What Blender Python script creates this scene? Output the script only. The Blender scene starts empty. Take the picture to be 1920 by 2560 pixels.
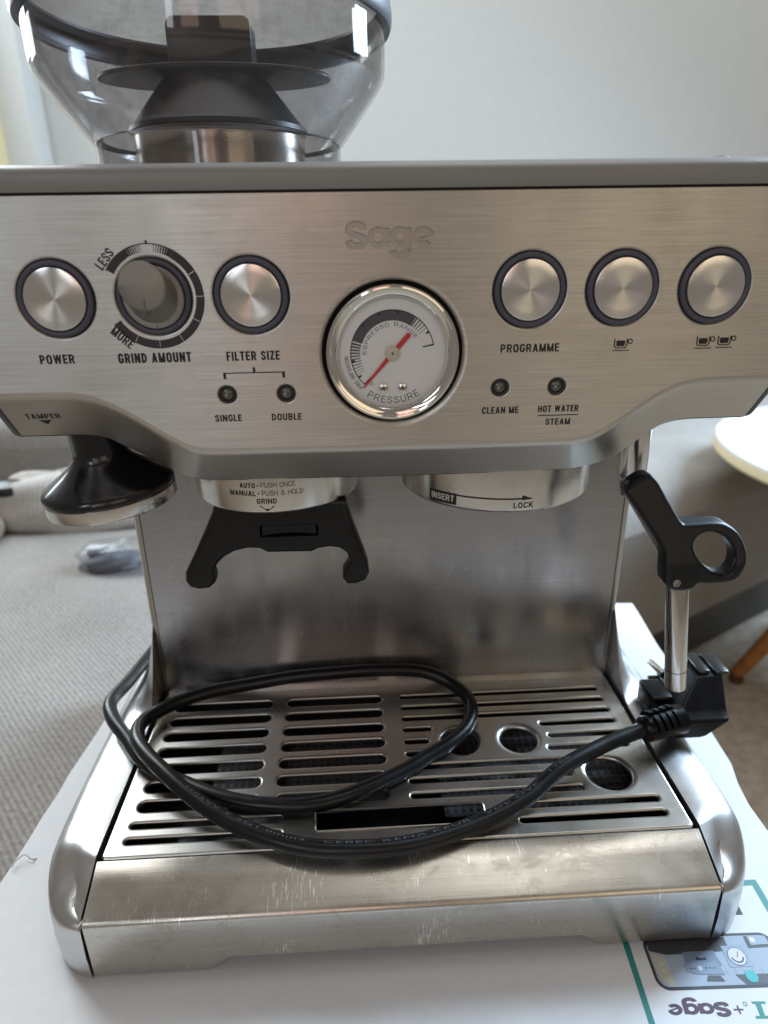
import bpy, bmesh, math, random
from mathutils import Vector, Matrix
from mathutils.geometry import delaunay_2d_cdt

random.seed(7)
PI = math.pi
SC = bpy.context.scene
COL = SC.collection
MM = 0.001            # everything below is written in millimetres

# ------------------------------------------------------------------ camera
RIGHT = Vector((0.9985065340, -0.0524757204, -0.0151986951))
DOWN = Vector((-0.0338738937, -0.3763982037, -0.9258385127))
FWD = Vector((0.0428632814, 0.9249706433, -0.3776136227))
CAM_POS = Vector((-17.294, -270.0, 306.132))
cam_d = bpy.data.cameras.new('camera')
cam = bpy.data.objects.new('camera', cam_d)
COL.objects.link(cam)
M = Matrix.Identity(4)
for i in range(3):
    M[i][0] = RIGHT[i]; M[i][1] = -DOWN[i]; M[i][2] = -FWD[i]; M[i][3] = CAM_POS[i] * MM
cam.matrix_world = M
cam_d.sensor_fit = 'HORIZONTAL'
cam_d.sensor_width = 36.0
cam_d.lens = 36.0 * 1642.6 / 1920.0
cam_d.clip_start = 0.01
cam_d.clip_end = 50
cam_d.dof.use_dof = True
cam_d.dof.focus_distance = 0.305
cam_d.dof.aperture_fstop = 11.0
SC.camera = cam

# ------------------------------------------------------------------ world, lamps, exposure
world = bpy.data.worlds.new('World')
SC.world = world
world.use_nodes = True
bg = world.node_tree.nodes['Background']
bg.inputs['Color'].default_value = (1.0, 0.89, 0.78, 1)
bg.inputs['Strength'].default_value = 0.12

def area_lamp(name, loc, target, sx, sy, power, color):
    d = bpy.data.lights.new(name, 'AREA')
    d.shape = 'RECTANGLE'; d.size = sx; d.size_y = sy
    d.energy = power; d.color = color
    o = bpy.data.objects.new(name, d)
    COL.objects.link(o)
    o.location = loc
    o.rotation_euler = (Vector(target) - Vector(loc)).to_track_quat('-Z', 'Y').to_euler()
    return o
area_lamp('window_light', (1.72, 1.0, 1.1), (0, 0, 0.0), 0.5, 1.0, 27, (0.60, 0.80, 1.0)).data.spread = math.radians(120)
area_lamp('window_light', (-1.25, 1.3, 1.15), (0, 0.3, 0.0), 0.6, 1.3, 21, (0.84, 0.94, 1.0))
area_lamp('ceiling_bounce', (0.0, 0.85, 2.4), (0.1, 1.0, 0.2), 2.4, 1.4, 19, (0.97, 0.97, 0.93))
# added lamps behind the camera for reflection streaks, glints and fill on the steel
area_lamp('cool_streak_lamp', (-0.62, -2.2, 1.1), (0, 0, 0.25), 0.16, 1.5, 1.9, (0.9, 0.95, 1.0))
area_lamp('button_glint_lamp', (-1.35, -1.9, 1.5), (0, 0, 0.25), 0.35, 0.9, 4.2, (0.80, 0.90, 1.0))
area_lamp('pink_streak_lamp', (-0.16, -2.25, 1.1), (0, 0, 0.25), 0.42, 1.3, 1.35, (1.0, 0.62, 0.50))
area_lamp('warm_streak_lamp', (1.05, -2.2, 1.15), (0, 0, 0.25), 1.1, 1.4, 3.1, (1.0, 0.80, 0.54))

SC.view_settings.view_transform = 'Standard'
SC.view_settings.look = 'None'
SC.view_settings.exposure = 0.65
SC.view_settings.gamma = 1.0
SC.view_settings.use_curve_mapping = False
SC.render.engine = 'CYCLES'
SC.cycles.use_denoising = True
SC.cycles.max_bounces = 10
SC.cycles.transparent_max_bounces = 16
SC.cycles.caustics_reflective = False
SC.cycles.caustics_refractive = False
SC.cycles.sample_clamp_indirect = 4.0

# ------------------------------------------------------------------ materials
def new_mat(name):
    m = bpy.data.materials.new(name)
    m.use_nodes = True
    nt = m.node_tree
    return m, nt, nt.nodes['Principled BSDF']

def N(nt, kind, **kw):
    n = nt.nodes.new(kind)
    for k, v in kw.items():
        if k in n.inputs.keys():
            n.inputs[k].default_value = v
        else:
            setattr(n, k, v)
    return n

def L(nt, a, b):
    nt.links.new(a, b)

def ramp(nt, fac, stops):
    r = nt.nodes.new('ShaderNodeValToRGB')
    e = r.color_ramp.elements
    e[0].position, e[0].color = stops[0][0], stops[0][1]
    e[1].position, e[1].color = stops[-1][0], stops[-1][1]
    for p, c in stops[1:-1]:
        x = e.new(p); x.color = c
    L(nt, fac, r.inputs['Fac'])
    return r

def g(v, a=1):
    return (v, v, v, a)

def coords(nt, scale=(1, 1, 1), rot=(0, 0, 0)):
    tc = nt.nodes.new('ShaderNodeTexCoord')
    mp = nt.nodes.new('ShaderNodeMapping')
    mp.inputs['Scale'].default_value = scale
    mp.inputs['Rotation'].default_value = rot
    L(nt, tc.outputs['Object'], mp.inputs['Vector'])
    return mp.outputs['Vector']

def plain(name, col, rough=0.5, metal=0.0, coat=0.0, bump=0.0, bscale=2500, spec=0.5, vary=0.0):
    m, nt, b = new_mat(name)
    b.inputs['Base Color'].default_value = (*col, 1)
    b.inputs['Roughness'].default_value = rough
    b.inputs['Metallic'].default_value = metal
    b.inputs['Coat Weight'].default_value = coat
    b.inputs['Specular IOR Level'].default_value = spec
    if bump or vary:
        n = N(nt, 'ShaderNodeTexNoise', Scale=bscale, Detail=3.0)
        L(nt, coords(nt), n.inputs['Vector'])
        if bump:
            bp = N(nt, 'ShaderNodeBump', Strength=bump, Distance=0.0002)
            L(nt, n.outputs['Fac'], bp.inputs['Height'])
            L(nt, bp.outputs['Normal'], b.inputs['Normal'])
        if vary:
            n2 = N(nt, 'ShaderNodeTexNoise', Scale=90.0, Detail=6.0)
            L(nt, coords(nt), n2.inputs['Vector'])
            r = ramp(nt, n2.outputs['Fac'], [(0.3, g(max(0, rough - vary))), (0.7, g(min(1, rough + vary)))])
            L(nt, r.outputs['Color'], b.inputs['Roughness'])
    return m

def brushed(name, col, rough, axis='X', aniso=0.6, line=1400, along=18, bump=0.06, stain=0.5, scratch=0.0, tangent=(0, 0.35, 1), smudge=0.06, vary=0.14, streak=0.0):
    """brushed steel: fine lines along an axis, smudges in gloss, stains and scratches"""
    m, nt, b = new_mat(name)
    b.inputs['Metallic'].default_value = 1.0
    sc = {'X': (along, line, line), 'Y': (line, along, line), 'Z': (line, line, along)}[axis]
    v = coords(nt, sc)
    n = N(nt, 'ShaderNodeTexNoise', Scale=1.0, Detail=4.0, Roughness=0.65)
    L(nt, v, n.inputs['Vector'])
    lo = tuple(c * (1 - vary) for c in col); hi = tuple(min(1, c * (1 + vary)) for c in col)
    cr = ramp(nt, n.outputs['Fac'], [(0.33, (*lo, 1)), (0.67, (*hi, 1))])
    color = cr.outputs['Color']
    # smudges
    s = N(nt, 'ShaderNodeTexNoise', Scale=26.0, Detail=7.0, Roughness=0.62)
    L(nt, coords(nt), s.inputs['Vector'])
    rr = ramp(nt, s.outputs['Fac'], [(0.32, g(rough - smudge)), (0.7, g(rough + smudge * 1.4))])
    roughness = rr.outputs['Color']
    if streak > 0:
        s5 = N(nt, 'ShaderNodeTexNoise', Scale=1.0, Detail=5.0, Roughness=0.6)
        L(nt, coords(nt, (38, 38, 2.5)), s5.inputs['Vector'])
        a5 = N(nt, 'ShaderNodeMath', operation='MULTIPLY_ADD'); a5.inputs[1].default_value = 2 * streak; 
        L(nt, s5.outputs['Fac'], a5.inputs[0]); L(nt, roughness, a5.inputs[2])
        sb = N(nt, 'ShaderNodeMath', operation='SUBTRACT'); sb.inputs[1].default_value = streak
        L(nt, a5.outputs[0], sb.inputs[0]); roughness = sb.outputs[0]
    if stain > 0:
        s2 = N(nt, 'ShaderNodeTexNoise', Scale=60.0, Detail=9.0, Roughness=0.7, Distortion=0.6)
        L(nt, coords(nt, (0.7, 1, 1.1)), s2.inputs['Vector'])
        sr = ramp(nt, s2.outputs['Fac'], [(0.52, g(0)), (0.6, g(stain))])
        mx = nt.nodes.new('ShaderNodeMix'); mx.data_type = 'RGBA'
        L(nt, sr.outputs['Color'], mx.inputs[0])
        L(nt, color, mx.inputs[6])
        mx.inputs[7].default_value = (col[0] * 0.80, col[1] * 0.77, col[2] * 0.72, 1)
        color = mx.outputs[2]
        ad = N(nt, 'ShaderNodeMath', operation='MULTIPLY_ADD')
        ad.inputs[1].default_value = 0.10
        L(nt, sr.outputs['Color'], ad.inputs[0]); L(nt, roughness, ad.inputs[2])
        roughness = ad.outputs[0]
    if scratch > 0:
        for k, rot in enumerate(((0, 0, 0.5), (0.3, 0.2, -0.35))):
            v3 = coords(nt, (1300, 150, 150), rot)
            s3 = N(nt, 'ShaderNodeTexNoise', Scale=1.0, Detail=2.0)
            L(nt, v3, s3.inputs['Vector'])
            s4 = N(nt, 'ShaderNodeTexNoise', Scale=34.0 + 9 * k, Detail=2.0)
            L(nt, coords(nt), s4.inputs['Vector'])
            ml = N(nt, 'ShaderNodeMath', operation='MULTIPLY')
            L(nt, s3.outputs['Fac'], ml.inputs[0]); L(nt, s4.outputs['Fac'], ml.inputs[1])
            sr = ramp(nt, ml.outputs[0], [(0.40, g(0)), (0.43, g(scratch))])
            mx = nt.nodes.new('ShaderNodeMix'); mx.data_type = 'RGBA'
            L(nt, sr.outputs['Color'], mx.inputs[0]); L(nt, color, mx.inputs[6])
            mx.inputs[7].default_value = (0.95, 0.94, 0.9, 1)
            color = mx.outputs[2]
    L(nt, color, b.inputs['Base Color'])
    L(nt, roughness, b.inputs['Roughness'])
    b.inputs['Anisotropic'].default_value = aniso
    if tangent == 'radialY' or tangent == 'radialZ':
        tg = nt.nodes.new('ShaderNodeTangent'); tg.direction_type = 'RADIAL'; tg.axis = tangent[-1]
        L(nt, tg.outputs[0], b.inputs['Tangent'])
        b.inputs['Anisotropic Rotation'].default_value = 0.25
    elif aniso > 0:
        cx = nt.nodes.new('ShaderNodeCombineXYZ')
        for i in range(3):
            cx.inputs[i].default_value = tangent[i]
        L(nt, cx.outputs[0], b.inputs['Tangent'])
    bp = N(nt, 'ShaderNodeBump', Strength=bump, Distance=0.0004)
    L(nt, n.outputs['Fac'], bp.inputs['Height'])
    L(nt, bp.outputs['Normal'], b.inputs['Normal'])
    return m

STEEL = (0.60, 0.575, 0.54)
M_PANEL = brushed('brushed_steel_panel', STEEL, 0.40, 'X', 0.85, line=1900, along=22, stain=0.22, vary=0.13)
M_LIP = brushed('brushed_steel_lip', (0.58, 0.55, 0.51), 0.34, 'X', 0.7, line=2300, along=26, stain=0.0, smudge=0.015, bump=0.03, vary=0.08)
M_PRESSED = brushed('pressed_steel', (0.45, 0.42, 0.39), 0.45, 'X', 0.3, stain=0.1, vary=0.05)
M_FRONT = brushed('worn_steel_front', (0.60, 0.57, 0.52), 0.27, 'X', 0.5, stain=0.5, scratch=0.9, vary=0.06)
M_GRID = brushed('drip_grid_steel', (0.50, 0.485, 0.455), 0.33, 'X', 0.4, tangent=(0, 1, 0.2), stain=0.15, scratch=0.3, vary=0.06)
M_CAP = brushed('satin_steel_cap', (0.66, 0.66, 0.66), 0.33, 'Y', 0.3, tangent=(1, 0, 0.2), stain=0.15, vary=0.04, bump=0.03)
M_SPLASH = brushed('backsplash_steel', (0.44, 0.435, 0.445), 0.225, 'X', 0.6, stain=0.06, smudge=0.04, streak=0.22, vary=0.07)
M_EDGE = brushed('column_edge_steel', (0.52, 0.50, 0.47), 0.28, 'Z', 0.3, tangent=(1, 0.5, 0), stain=0.1)
M_RINGSTEEL = brushed('turned_steel', (0.66, 0.62, 0.57), 0.22, 'X', 0.7, tangent=(0, 0, 1), stain=0.2, vary=0.06, bump=0.03)
M_SPUN = brushed('spun_steel', (0.88, 0.87, 0.84), 0.22, 'X', 0.92, tangent='radialY', stain=0.03, vary=0.02, bump=0.0, smudge=0.02)
M_TUBE = brushed('polished_tube_steel', (0.66, 0.63, 0.60), 0.16, 'Z', 0.3, tangent=(1, 0.5, 0), stain=0.2, vary=0.05, bump=0.02)
M_CHROME = plain('chrome', (0.80, 0.78, 0.74), 0.07, 1.0, vary=0.04)
M_KNOB = plain('blasted_metal', (0.34, 0.325, 0.30), 0.55, 1.0, bump=0.5, bscale=3500)
M_TOP = plain('grey_painted_housing', (0.235, 0.232, 0.225), 0.42, 0.0, bump=0.15, bscale=1800)
M_TRIM = plain('dark_grey_plastic', (0.05, 0.048, 0.05), 0.45)
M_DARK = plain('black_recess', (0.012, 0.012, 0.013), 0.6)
M_RING = plain('slate_rubber_ring', (0.078, 0.078, 0.108), 0.38, spec=0.4)
M_BLACKGLOSS = plain('glossy_black_plastic', (0.010, 0.010, 0.012), 0.17, coat=0.2, vary=0.05)
M_BLACK = plain('matt_black_plastic', (0.007, 0.007, 0.008), 0.34, bump=0.08, spec=0.35)
M_GRIP = plain('black_rubber_grip', (0.006, 0.0075, 0.009), 0.42, bump=0.15, spec=0.35)
M_CABLE = plain('black_cable_sheath', (0.006, 0.0065, 0.008), 0.33, bump=0.05, vary=0.06, spec=0.35)
M_PLUG = plain('black_plug_plastic', (0.004, 0.0045, 0.006), 0.24, vary=0.05, spec=0.22)
M_RAIL = plain('glossy_plug_plastic', (0.006, 0.007, 0.009), 0.2, spec=0.8)
M_INK = plain('black_ink', (0.012, 0.011, 0.011), 0.55)
M_INKSOFT = plain('charcoal_ink', (0.035, 0.033, 0.036), 0.6)
M_PALEINK = plain('pale_print', (0.60, 0.58, 0.54), 0.5)
M_DIAL = plain('white_dial', (0.84, 0.84, 0.86), 0.45)
M_DIALGREY = plain('slate_dial_print', (0.065, 0.068, 0.085), 0.5)
M_RED = plain('red_needle', (0.62, 0.035, 0.045), 0.4)
M_HUB = plain('cream_hub', (0.62, 0.57, 0.47), 0.35)
M_LED = plain('smoked_lens', (0.085, 0.083, 0.075), 0.2, coat=0.4)
M_LEDCORE = plain('led_core', (0.35, 0.34, 0.24), 0.25)
M_PIN = plain('nickel_pin', (0.72, 0.68, 0.60), 0.2, 1.0)
M_MARK = plain('grey_cable_print', (0.10, 0.10, 0.10), 0.5)
M_LID = plain('slate_lid', (0.050, 0.050, 0.062), 0.38)
M_HOPDARK = plain('dark_hopper_guard', (0.045, 0.044, 0.048), 0.38)
M_WHITE_TOP = plain('white_laminate', (0.60, 0.63, 0.62), 0.5)
M_RIM = plain('pale_birch_edge', (0.72, 0.60, 0.38), 0.55)
M_SUNCREAM = plain('sunlit_cream', (0.80, 0.70, 0.42), 0.5)

def glassy(name, tint, gloss_rough, fac):
    """clear or smoked plastic sheet: tinted pass-through plus fresnel gloss"""
    m = bpy.data.materials.new(name); m.use_nodes = True
    nt = m.node_tree
    for n in list(nt.nodes):
        nt.nodes.remove(n)
    out = nt.nodes.new('ShaderNodeOutputMaterial')
    tr = nt.nodes.new('ShaderNodeBsdfTransparent'); tr.inputs[0].default_value = (*tint, 1)
    gl = nt.nodes.new('ShaderNodeBsdfGlossy'); gl.inputs['Color'].default_value = (1, 1, 1, 1)
    gl.inputs['Roughness'].default_value = gloss_rough
    lw = nt.nodes.new('ShaderNodeLayerWeight'); lw.inputs['Blend'].default_value = 0.5
    pw = N(nt, 'ShaderNodeMath', operation='POWER'); pw.inputs[1].default_value = 4.5
    L(nt, lw.outputs['Facing'], pw.inputs[0])
    fr = N(nt, 'ShaderNodeMath', operation='MULTIPLY_ADD'); fr.inputs[1].default_value = 0.55 * (fac - 1) / 0.5; fr.inputs[2].default_value = 0.04
    L(nt, pw.outputs[0], fr.inputs[0])
    # dust and grease on the sheet
    df = nt.nodes.new('ShaderNodeBsdfDiffuse'); df.inputs[0].default_value = (0.30, 0.26, 0.22, 1)
    nz = N(nt, 'ShaderNodeTexNoise', Scale=70.0, Detail=9.0, Roughness=0.75)
    L(nt, coords(nt), nz.inputs['Vector'])
    rp = ramp(nt, nz.outputs['Fac'], [(0.50, g(0.03)), (0.75, g(0.30))])
    m1 = nt.nodes.new('ShaderNodeMixShader'); m2 = nt.nodes.new('ShaderNodeMixShader')
    L(nt, rp.outputs['Color'], m1.inputs[0]); L(nt, tr.outputs[0], m1.inputs[1]); L(nt, df.outputs[0], m1.inputs[2])
    L(nt, fr.outputs[0], m2.inputs[0]); L(nt, m1.outputs[0], m2.inputs[1]); L(nt, gl.outputs[0], m2.inputs[2])
    L(nt, m2.outputs[0], out.inputs['Surface'])
    return m, rp
M_SMOKE, _r = glassy('smoked_hopper_plastic', (0.78, 0.77, 0.775), 0.05, 1.45)
M_GLASS, _r = glassy('gauge_glass', (0.97, 0.97, 0.97), 0.02, 1.35)
_r.color_ramp.elements[0].color = g(0.0); _r.color_ramp.elements[1].color = g(0.03)
M_BAG, _r = glassy('clear_bag_plastic', (0.84, 0.86, 0.88), 0.25, 1.3)

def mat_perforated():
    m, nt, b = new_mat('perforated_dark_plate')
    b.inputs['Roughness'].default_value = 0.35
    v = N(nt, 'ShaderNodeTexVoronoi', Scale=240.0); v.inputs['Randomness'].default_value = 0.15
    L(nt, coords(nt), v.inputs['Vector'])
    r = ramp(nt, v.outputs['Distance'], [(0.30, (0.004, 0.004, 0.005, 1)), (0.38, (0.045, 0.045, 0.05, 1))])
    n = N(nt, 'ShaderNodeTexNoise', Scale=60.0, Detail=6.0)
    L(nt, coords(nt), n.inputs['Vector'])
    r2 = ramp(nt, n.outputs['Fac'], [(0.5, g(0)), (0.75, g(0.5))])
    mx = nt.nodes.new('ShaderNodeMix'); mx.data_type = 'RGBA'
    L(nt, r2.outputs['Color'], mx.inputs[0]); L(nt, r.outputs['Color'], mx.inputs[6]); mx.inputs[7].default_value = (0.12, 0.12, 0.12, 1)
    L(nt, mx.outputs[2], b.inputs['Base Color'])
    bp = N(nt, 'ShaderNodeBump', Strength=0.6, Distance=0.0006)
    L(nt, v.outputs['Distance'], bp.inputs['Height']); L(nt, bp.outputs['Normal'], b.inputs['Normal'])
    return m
M_PERF = mat_perforated()

def mat_fabric(name, c0, c1, ang, pitch):
    m, nt, b = new_mat(name)
    b.inputs['Roughness'].default_value = 0.95
    b.inputs['Specular IOR Level'].default_value = 0.1
    w = N(nt, 'ShaderNodeTexWave', Scale=1.0, Distortion=1.2, Detail=2.0)
    w.inputs['Detail Scale'].default_value = 0.6
    w.bands_direction = 'X'
    L(nt, coords(nt, (1000 / pitch / 3.14, 1000 / pitch / 3.14, 1000 / pitch / 3.14), (0, 0, ang)), w.inputs['Vector'])
    n = N(nt, 'ShaderNodeTexNoise', Scale=260.0, Detail=4.0, Roughness=0.7)
    L(nt, coords(nt), n.inputs['Vector'])
    n2 = N(nt, 'ShaderNodeTexNoise', Scale=9.0, Detail=4.0)
    L(nt, coords(nt), n2.inputs['Vector'])
    ad = N(nt, 'ShaderNodeMath', operation='MULTIPLY_ADD'); ad.inputs[1].default_value = 0.26
    L(nt, w.outputs['Fac'], ad.inputs[0]); L(nt, n.outputs['Fac'], ad.inputs[2])
    r = ramp(nt, ad.outputs[0], [(0.32, (*c0, 1)), (0.92, (*c1, 1))])
    r2 = ramp(nt, n2.outputs['Fac'], [(0.3, g(0.82)), (0.7, g(1.0))])
    mx = nt.nodes.new('ShaderNodeMix'); mx.data_type = 'RGBA'; mx.blend_type = 'MULTIPLY'; mx.inputs[0].default_value = 1
    L(nt, r.outputs['Color'], mx.inputs[6]); L(nt, r2.outputs['Color'], mx.inputs[7])
    L(nt, mx.outputs[2], b.inputs['Base Color'])
    bp = N(nt, 'ShaderNodeBump', Strength=0.45, Distance=0.0015)
    L(nt, ad.outputs[0], bp.inputs['Height']); L(nt, bp.outputs['Normal'], b.inputs['Normal'])
    return m
FABRIC_ANG = math.radians(-40)
M_FABRIC = mat_fabric('ribbed_grey_upholstery', (0.17, 0.157, 0.145), (0.40, 0.373, 0.347), FABRIC_ANG, 4.6)
M_FABRIC2 = mat_fabric('pale_sofa_upholstery', (0.22, 0.205, 0.19), (0.42, 0.40, 0.375), 0.6, 5.0)
M_THROW = mat_fabric('cream_throw', (0.40, 0.37, 0.33), (0.62, 0.60, 0.57), 0.2, 7.0)
M_CUSHION = mat_fabric('tan_cushion', (0.22, 0.17, 0.12), (0.34, 0.27, 0.20), 0.2, 5.0)

def mat_noisy(name, c0, c1, scale, rough, bump=0.0, detail=5.0, dist=0.001, p=(0.3, 0.7)):
    m, nt, b = new_mat(name)
    b.inputs['Roughness'].default_value = rough
    b.inputs['Specular IOR Level'].default_value = 0.3
    n = N(nt, 'ShaderNodeTexNoise', Scale=scale, Detail=detail, Roughness=0.65)
    L(nt, coords(nt), n.inputs['Vector'])
    r = ramp(nt, n.outputs['Fac'], [(p[0], (*c0, 1)), (p[1], (*c1, 1))])
    L(nt, r.outputs['Color'], b.inputs['Base Color'])
    if bump:
        bp = N(nt, 'ShaderNodeBump', Strength=bump, Distance=dist)
        L(nt, n.outputs['Fac'], bp.inputs['Height']); L(nt, bp.outputs['Normal'], b.inputs['Normal'])
    return m
M_CARPET = mat_noisy('beige_carpet', (0.30, 0.25, 0.20), (0.46, 0.41, 0.34), 55, 0.95, 0.5)
M_WALL = mat_noisy('painted_wall', (0.66, 0.68, 0.67), (0.69, 0.71, 0.70), 40, 0.8, 0.05)
M_PAPER = mat_noisy('white_box_card', (0.70, 0.71, 0.74), (0.74, 0.75, 0.78), 130, 0.55, 0.03)
M_BROWNCARD = plain('card_core', (0.45, 0.38, 0.30), 0.8)
M_TEAL = plain('teal_print', (0.02, 0.22, 0.21), 0.5)
M_PURPLE = plain('plum_print', (0.055, 0.015, 0.045), 0.5)
M_WOOD = mat_noisy('oiled_wood_leg', (0.30, 0.11, 0.03), (0.46, 0.19, 0.06), 60, 0.45)
M_DARKWOOD = mat_noisy('dark_wood_foot', (0.08, 0.035, 0.018), (0.13, 0.06, 0.03), 60, 0.5)

# ------------------------------------------------------------------ mesh helpers (millimetres in, metres out)
def obj(name, verts, faces, mat, parent=None, smooth=None):
    me = bpy.data.meshes.new(name)
    me.from_pydata([(v[0] * MM, v[1] * MM, v[2] * MM) for v in verts], [], faces)
    me.validate()
    bm = bmesh.new(); bm.from_mesh(me)
    bmesh.ops.recalc_face_normals(bm, faces=bm.faces)
    bm.to_mesh(me); bm.free()
    me.materials.append(mat)
    if smooth is not None:
        for p in me.polygons:
            p.use_smooth = True
        me.set_sharp_from_angle(angle=math.radians(smooth))
    o = bpy.data.objects.new(name, me)
    COL.objects.link(o)
    if parent is not None:
        o.parent = parent
    return o

def empty(name, label, cat, loc=(0, 0, 0), group=None):
    o = bpy.data.objects.new(name, None)
    COL.objects.link(o)
    o.empty_display_size = 0.02
    o.location = [c * MM for c in loc]
    o['label'] = label; o['category'] = cat
    if group:
        o['group'] = group
    return o

def tag(o, label, cat, group=None):
    o['label'] = label; o['category'] = cat
    if group:
        o['group'] = group
    return o

def structure(o):
    o['kind'] = 'structure'
    return o

class MB:
    def __init__(self):
        self.v = []; self.f = []
    def add(self, v, f):
        n = len(self.v)
        self.v += [tuple(p) for p in v]
        self.f += [tuple(i + n for i in q) for q in f]
        return self
    def grid(self, rows, close_u=False, close_v=False):
        """rows: list of equal-length point lists"""
        n = len(rows); m = len(rows[0]); f = []
        for i in range(n if close_v else n - 1):
            for j in range(m if close_u else m - 1):
                a = i * m + j; b = i * m + (j + 1) % m
                c = ((i + 1) % n) * m + (j + 1) % m; d = ((i + 1) % n) * m + j
                f.append((a, b, c, d))
        return self.add([p for r in rows for p in r], f)
    def fan(self, loop):
        return self.add(loop, [tuple(range(len(loop)))])
    def lathe(self, prof, c=(0, 0, 0), axis='Z', seg=48, tilt=None, a0=0.0, a1=None):
        """prof: list of (radius, height)"""
        rows = []
        full = a1 is None
        for r, h in prof:
            row = []
            for k in range(seg if full else seg + 1):
                a = 2 * PI * k / seg if full else a0 + (a1 - a0) * k / seg
                x, y = r * math.cos(a), r * math.sin(a)
                if axis == 'Z':
                    p = Vector((x, y, h))
                else:                      # -Y: height counts towards the viewer
                    p = Vector((x, -h, y))
                if tilt is not None:
                    p = tilt @ p
                row.append((c[0] + p.x, c[1] + p.y, c[2] + p.z))
            rows.append(row)
        return self.grid(rows, close_u=full)
    def tube(self, pts, r, seg=14, caps=True):
        pts = [Vector(p) for p in pts]
        rr = r if isinstance(r, (list, tuple)) else [r] * len(pts)
        up = Vector((0, 0, 1)); rows = []; prev = None
        for i, p in enumerate(pts):
            t = (pts[min(i + 1, len(pts) - 1)] - pts[max(i - 1, 0)]).normalized()
            if prev is None:
                ref = up if abs(t.dot(up)) < 0.95 else Vector((1, 0, 0))
                n = (ref - t * ref.dot(t)).normalized()
            else:
                n = (prev - t * prev.dot(t)).normalized()
            prev = n; bq = t.cross(n)
            rows.append([tuple(p + n * (rr[i] * math.cos(2 * PI * k / seg)) + bq * (rr[i] * math.sin(2 * PI * k / seg))) for k in range(seg)])
        self.grid(rows, close_u=True)
        if caps:
            self.fan(rows[0][::-1]); self.fan(rows[-1])
        return self
    def box(self, a, b):
        x0, y0, z0 = a; x1, y1, z1 = b
        return self.add([(x0, y0, z0), (x1, y0, z0), (x1, y1, z0), (x0, y1, z0), (x0, y0, z1), (x1, y0, z1), (x1, y1, z1), (x0, y1, z1)],
                        [(0, 3, 2, 1), (4, 5, 6, 7), (0, 1, 5, 4), (1, 2, 6, 5), (2, 3, 7, 6), (3, 0, 4, 7)])
    def prism(self, loop, f0, f1):
        """closed 2D loop, two maps to 3D for its two ends"""
        n = len(loop)
        A = [f0(*p) for p in loop]; B = [f1(*p) for p in loop]
        return self.add(A + B, [tuple(range(n)), tuple(range(2 * n - 1, n - 1, -1))] + [(i, (i + 1) % n, n + (i + 1) % n, n + i) for i in range(n)])
    def build(self, name, mat, parent=None, smooth=None, bevel=None, seg=3):
        o = obj(name, self.v, self.f, mat, parent, None if bevel else smooth)
        if bevel:
            bm = bmesh.new(); bm.from_mesh(o.data)
            bmesh.ops.remove_doubles(bm, verts=bm.verts, dist=1e-6)
            ed = [e for e in bm.edges if len(e.link_faces) == 2 and e.calc_face_angle(0) > math.radians(25)]
            bmesh.ops.bevel(bm, geom=ed, offset=bevel * MM, segments=seg, affect='EDGES', profile=0.5, clamp_overlap=True)
            bm.to_mesh(o.data); bm.free()
            for p in o.data.polygons:
                p.use_smooth = True
            o.data.set_sharp_from_angle(angle=math.radians(smooth or 50))
        return o

def catmull(pts, n=10, closed=False):
    out = []; m = len(pts)
    P = [Vector(p) for p in pts]
    rng = range(m if closed else m - 1)
    for i in rng:
        p0 = P[(i - 1) % m] if closed or i > 0 else P[0] * 2 - P[1]
        p1 = P[i]; p2 = P[(i + 1) % m]
        p3 = P[(i + 2) % m] if closed or i + 2 < m else P[-1] * 2 - P[-2]
        for k in range(n):
            t = k / n
            out.append(0.5 * ((2 * p1) + (p2 - p0) * t + (2 * p0 - 5 * p1 + 4 * p2 - p3) * t * t + (3 * p1 - p0 - 3 * p2 + p3) * t ** 3))
    if not closed:
        out.append(P[-1])
    return out

def circle2(cx, cz, r, n=48, ry=None):
    ry = ry or r
    return [(cx + r * math.cos(2 * PI * k / n), cz + ry * math.sin(2 * PI * k / n)) for k in range(n)]

def stadium(x0, x1, y, w, n=8):
    """rounded-end slot outline of full width w"""
    r = w / 2; out = []
    for k in range(n + 1):
        a = -PI / 2 + PI * k / n; out.append((x1 - r + r * math.cos(a), y + r * math.sin(a)))
    for k in range(n + 1):
        a = PI / 2 + PI * k / n; out.append((x0 + r + r * math.cos(a), y + r * math.sin(a)))
    return out

def roundrect(x0, x1, y0, y1, r, n=6):
    out = []
    for cx, cy, a0 in ((x1 - r, y0 + r, -PI / 2), (x1 - r, y1 - r, 0), (x0 + r, y1 - r, PI / 2), (x0 + r, y0 + r, PI)):
        for k in range(n + 1):
            a = a0 + PI / 2 * k / n; out.append((cx + r * math.cos(a), cy + r * math.sin(a)))
    return out

def inside(p, poly):
    x, y = p; c = False; n = len(poly); j = n - 1
    for i in range(n):
        xi, yi = poly[i]; xj, yj = poly[j]
        if (yi > y) != (yj > y) and x < (xj - xi) * (y - yi) / (yj - yi) + xi:
            c = not c
        j = i
    return c

def cdt(loops):
    vs = []; es = []
    for lp in loops:
        n = len(vs); m = len(lp)
        vs += [Vector(p) for p in lp]
        es += [(n + i, n + (i + 1) % m) for i in range(m)]
    v, e, f, a, b, c = delaunay_2d_cdt(vs, es, [], 0, 1e-5)
    return [(p.x, p.y) for p in v], [tuple(q) for q in f]

def plate(outer, holes):
    """flat sheet with openings: 2D vertices and triangles"""
    v, f = cdt([outer] + holes)
    keep = []
    for q in f:
        cx = sum(v[i][0] for i in q) / len(q); cy = sum(v[i][1] for i in q) / len(q)
        if inside((cx, cy), outer) and not any(inside((cx, cy), h) for h in holes):
            keep.append(q)
    return v, keep

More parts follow.
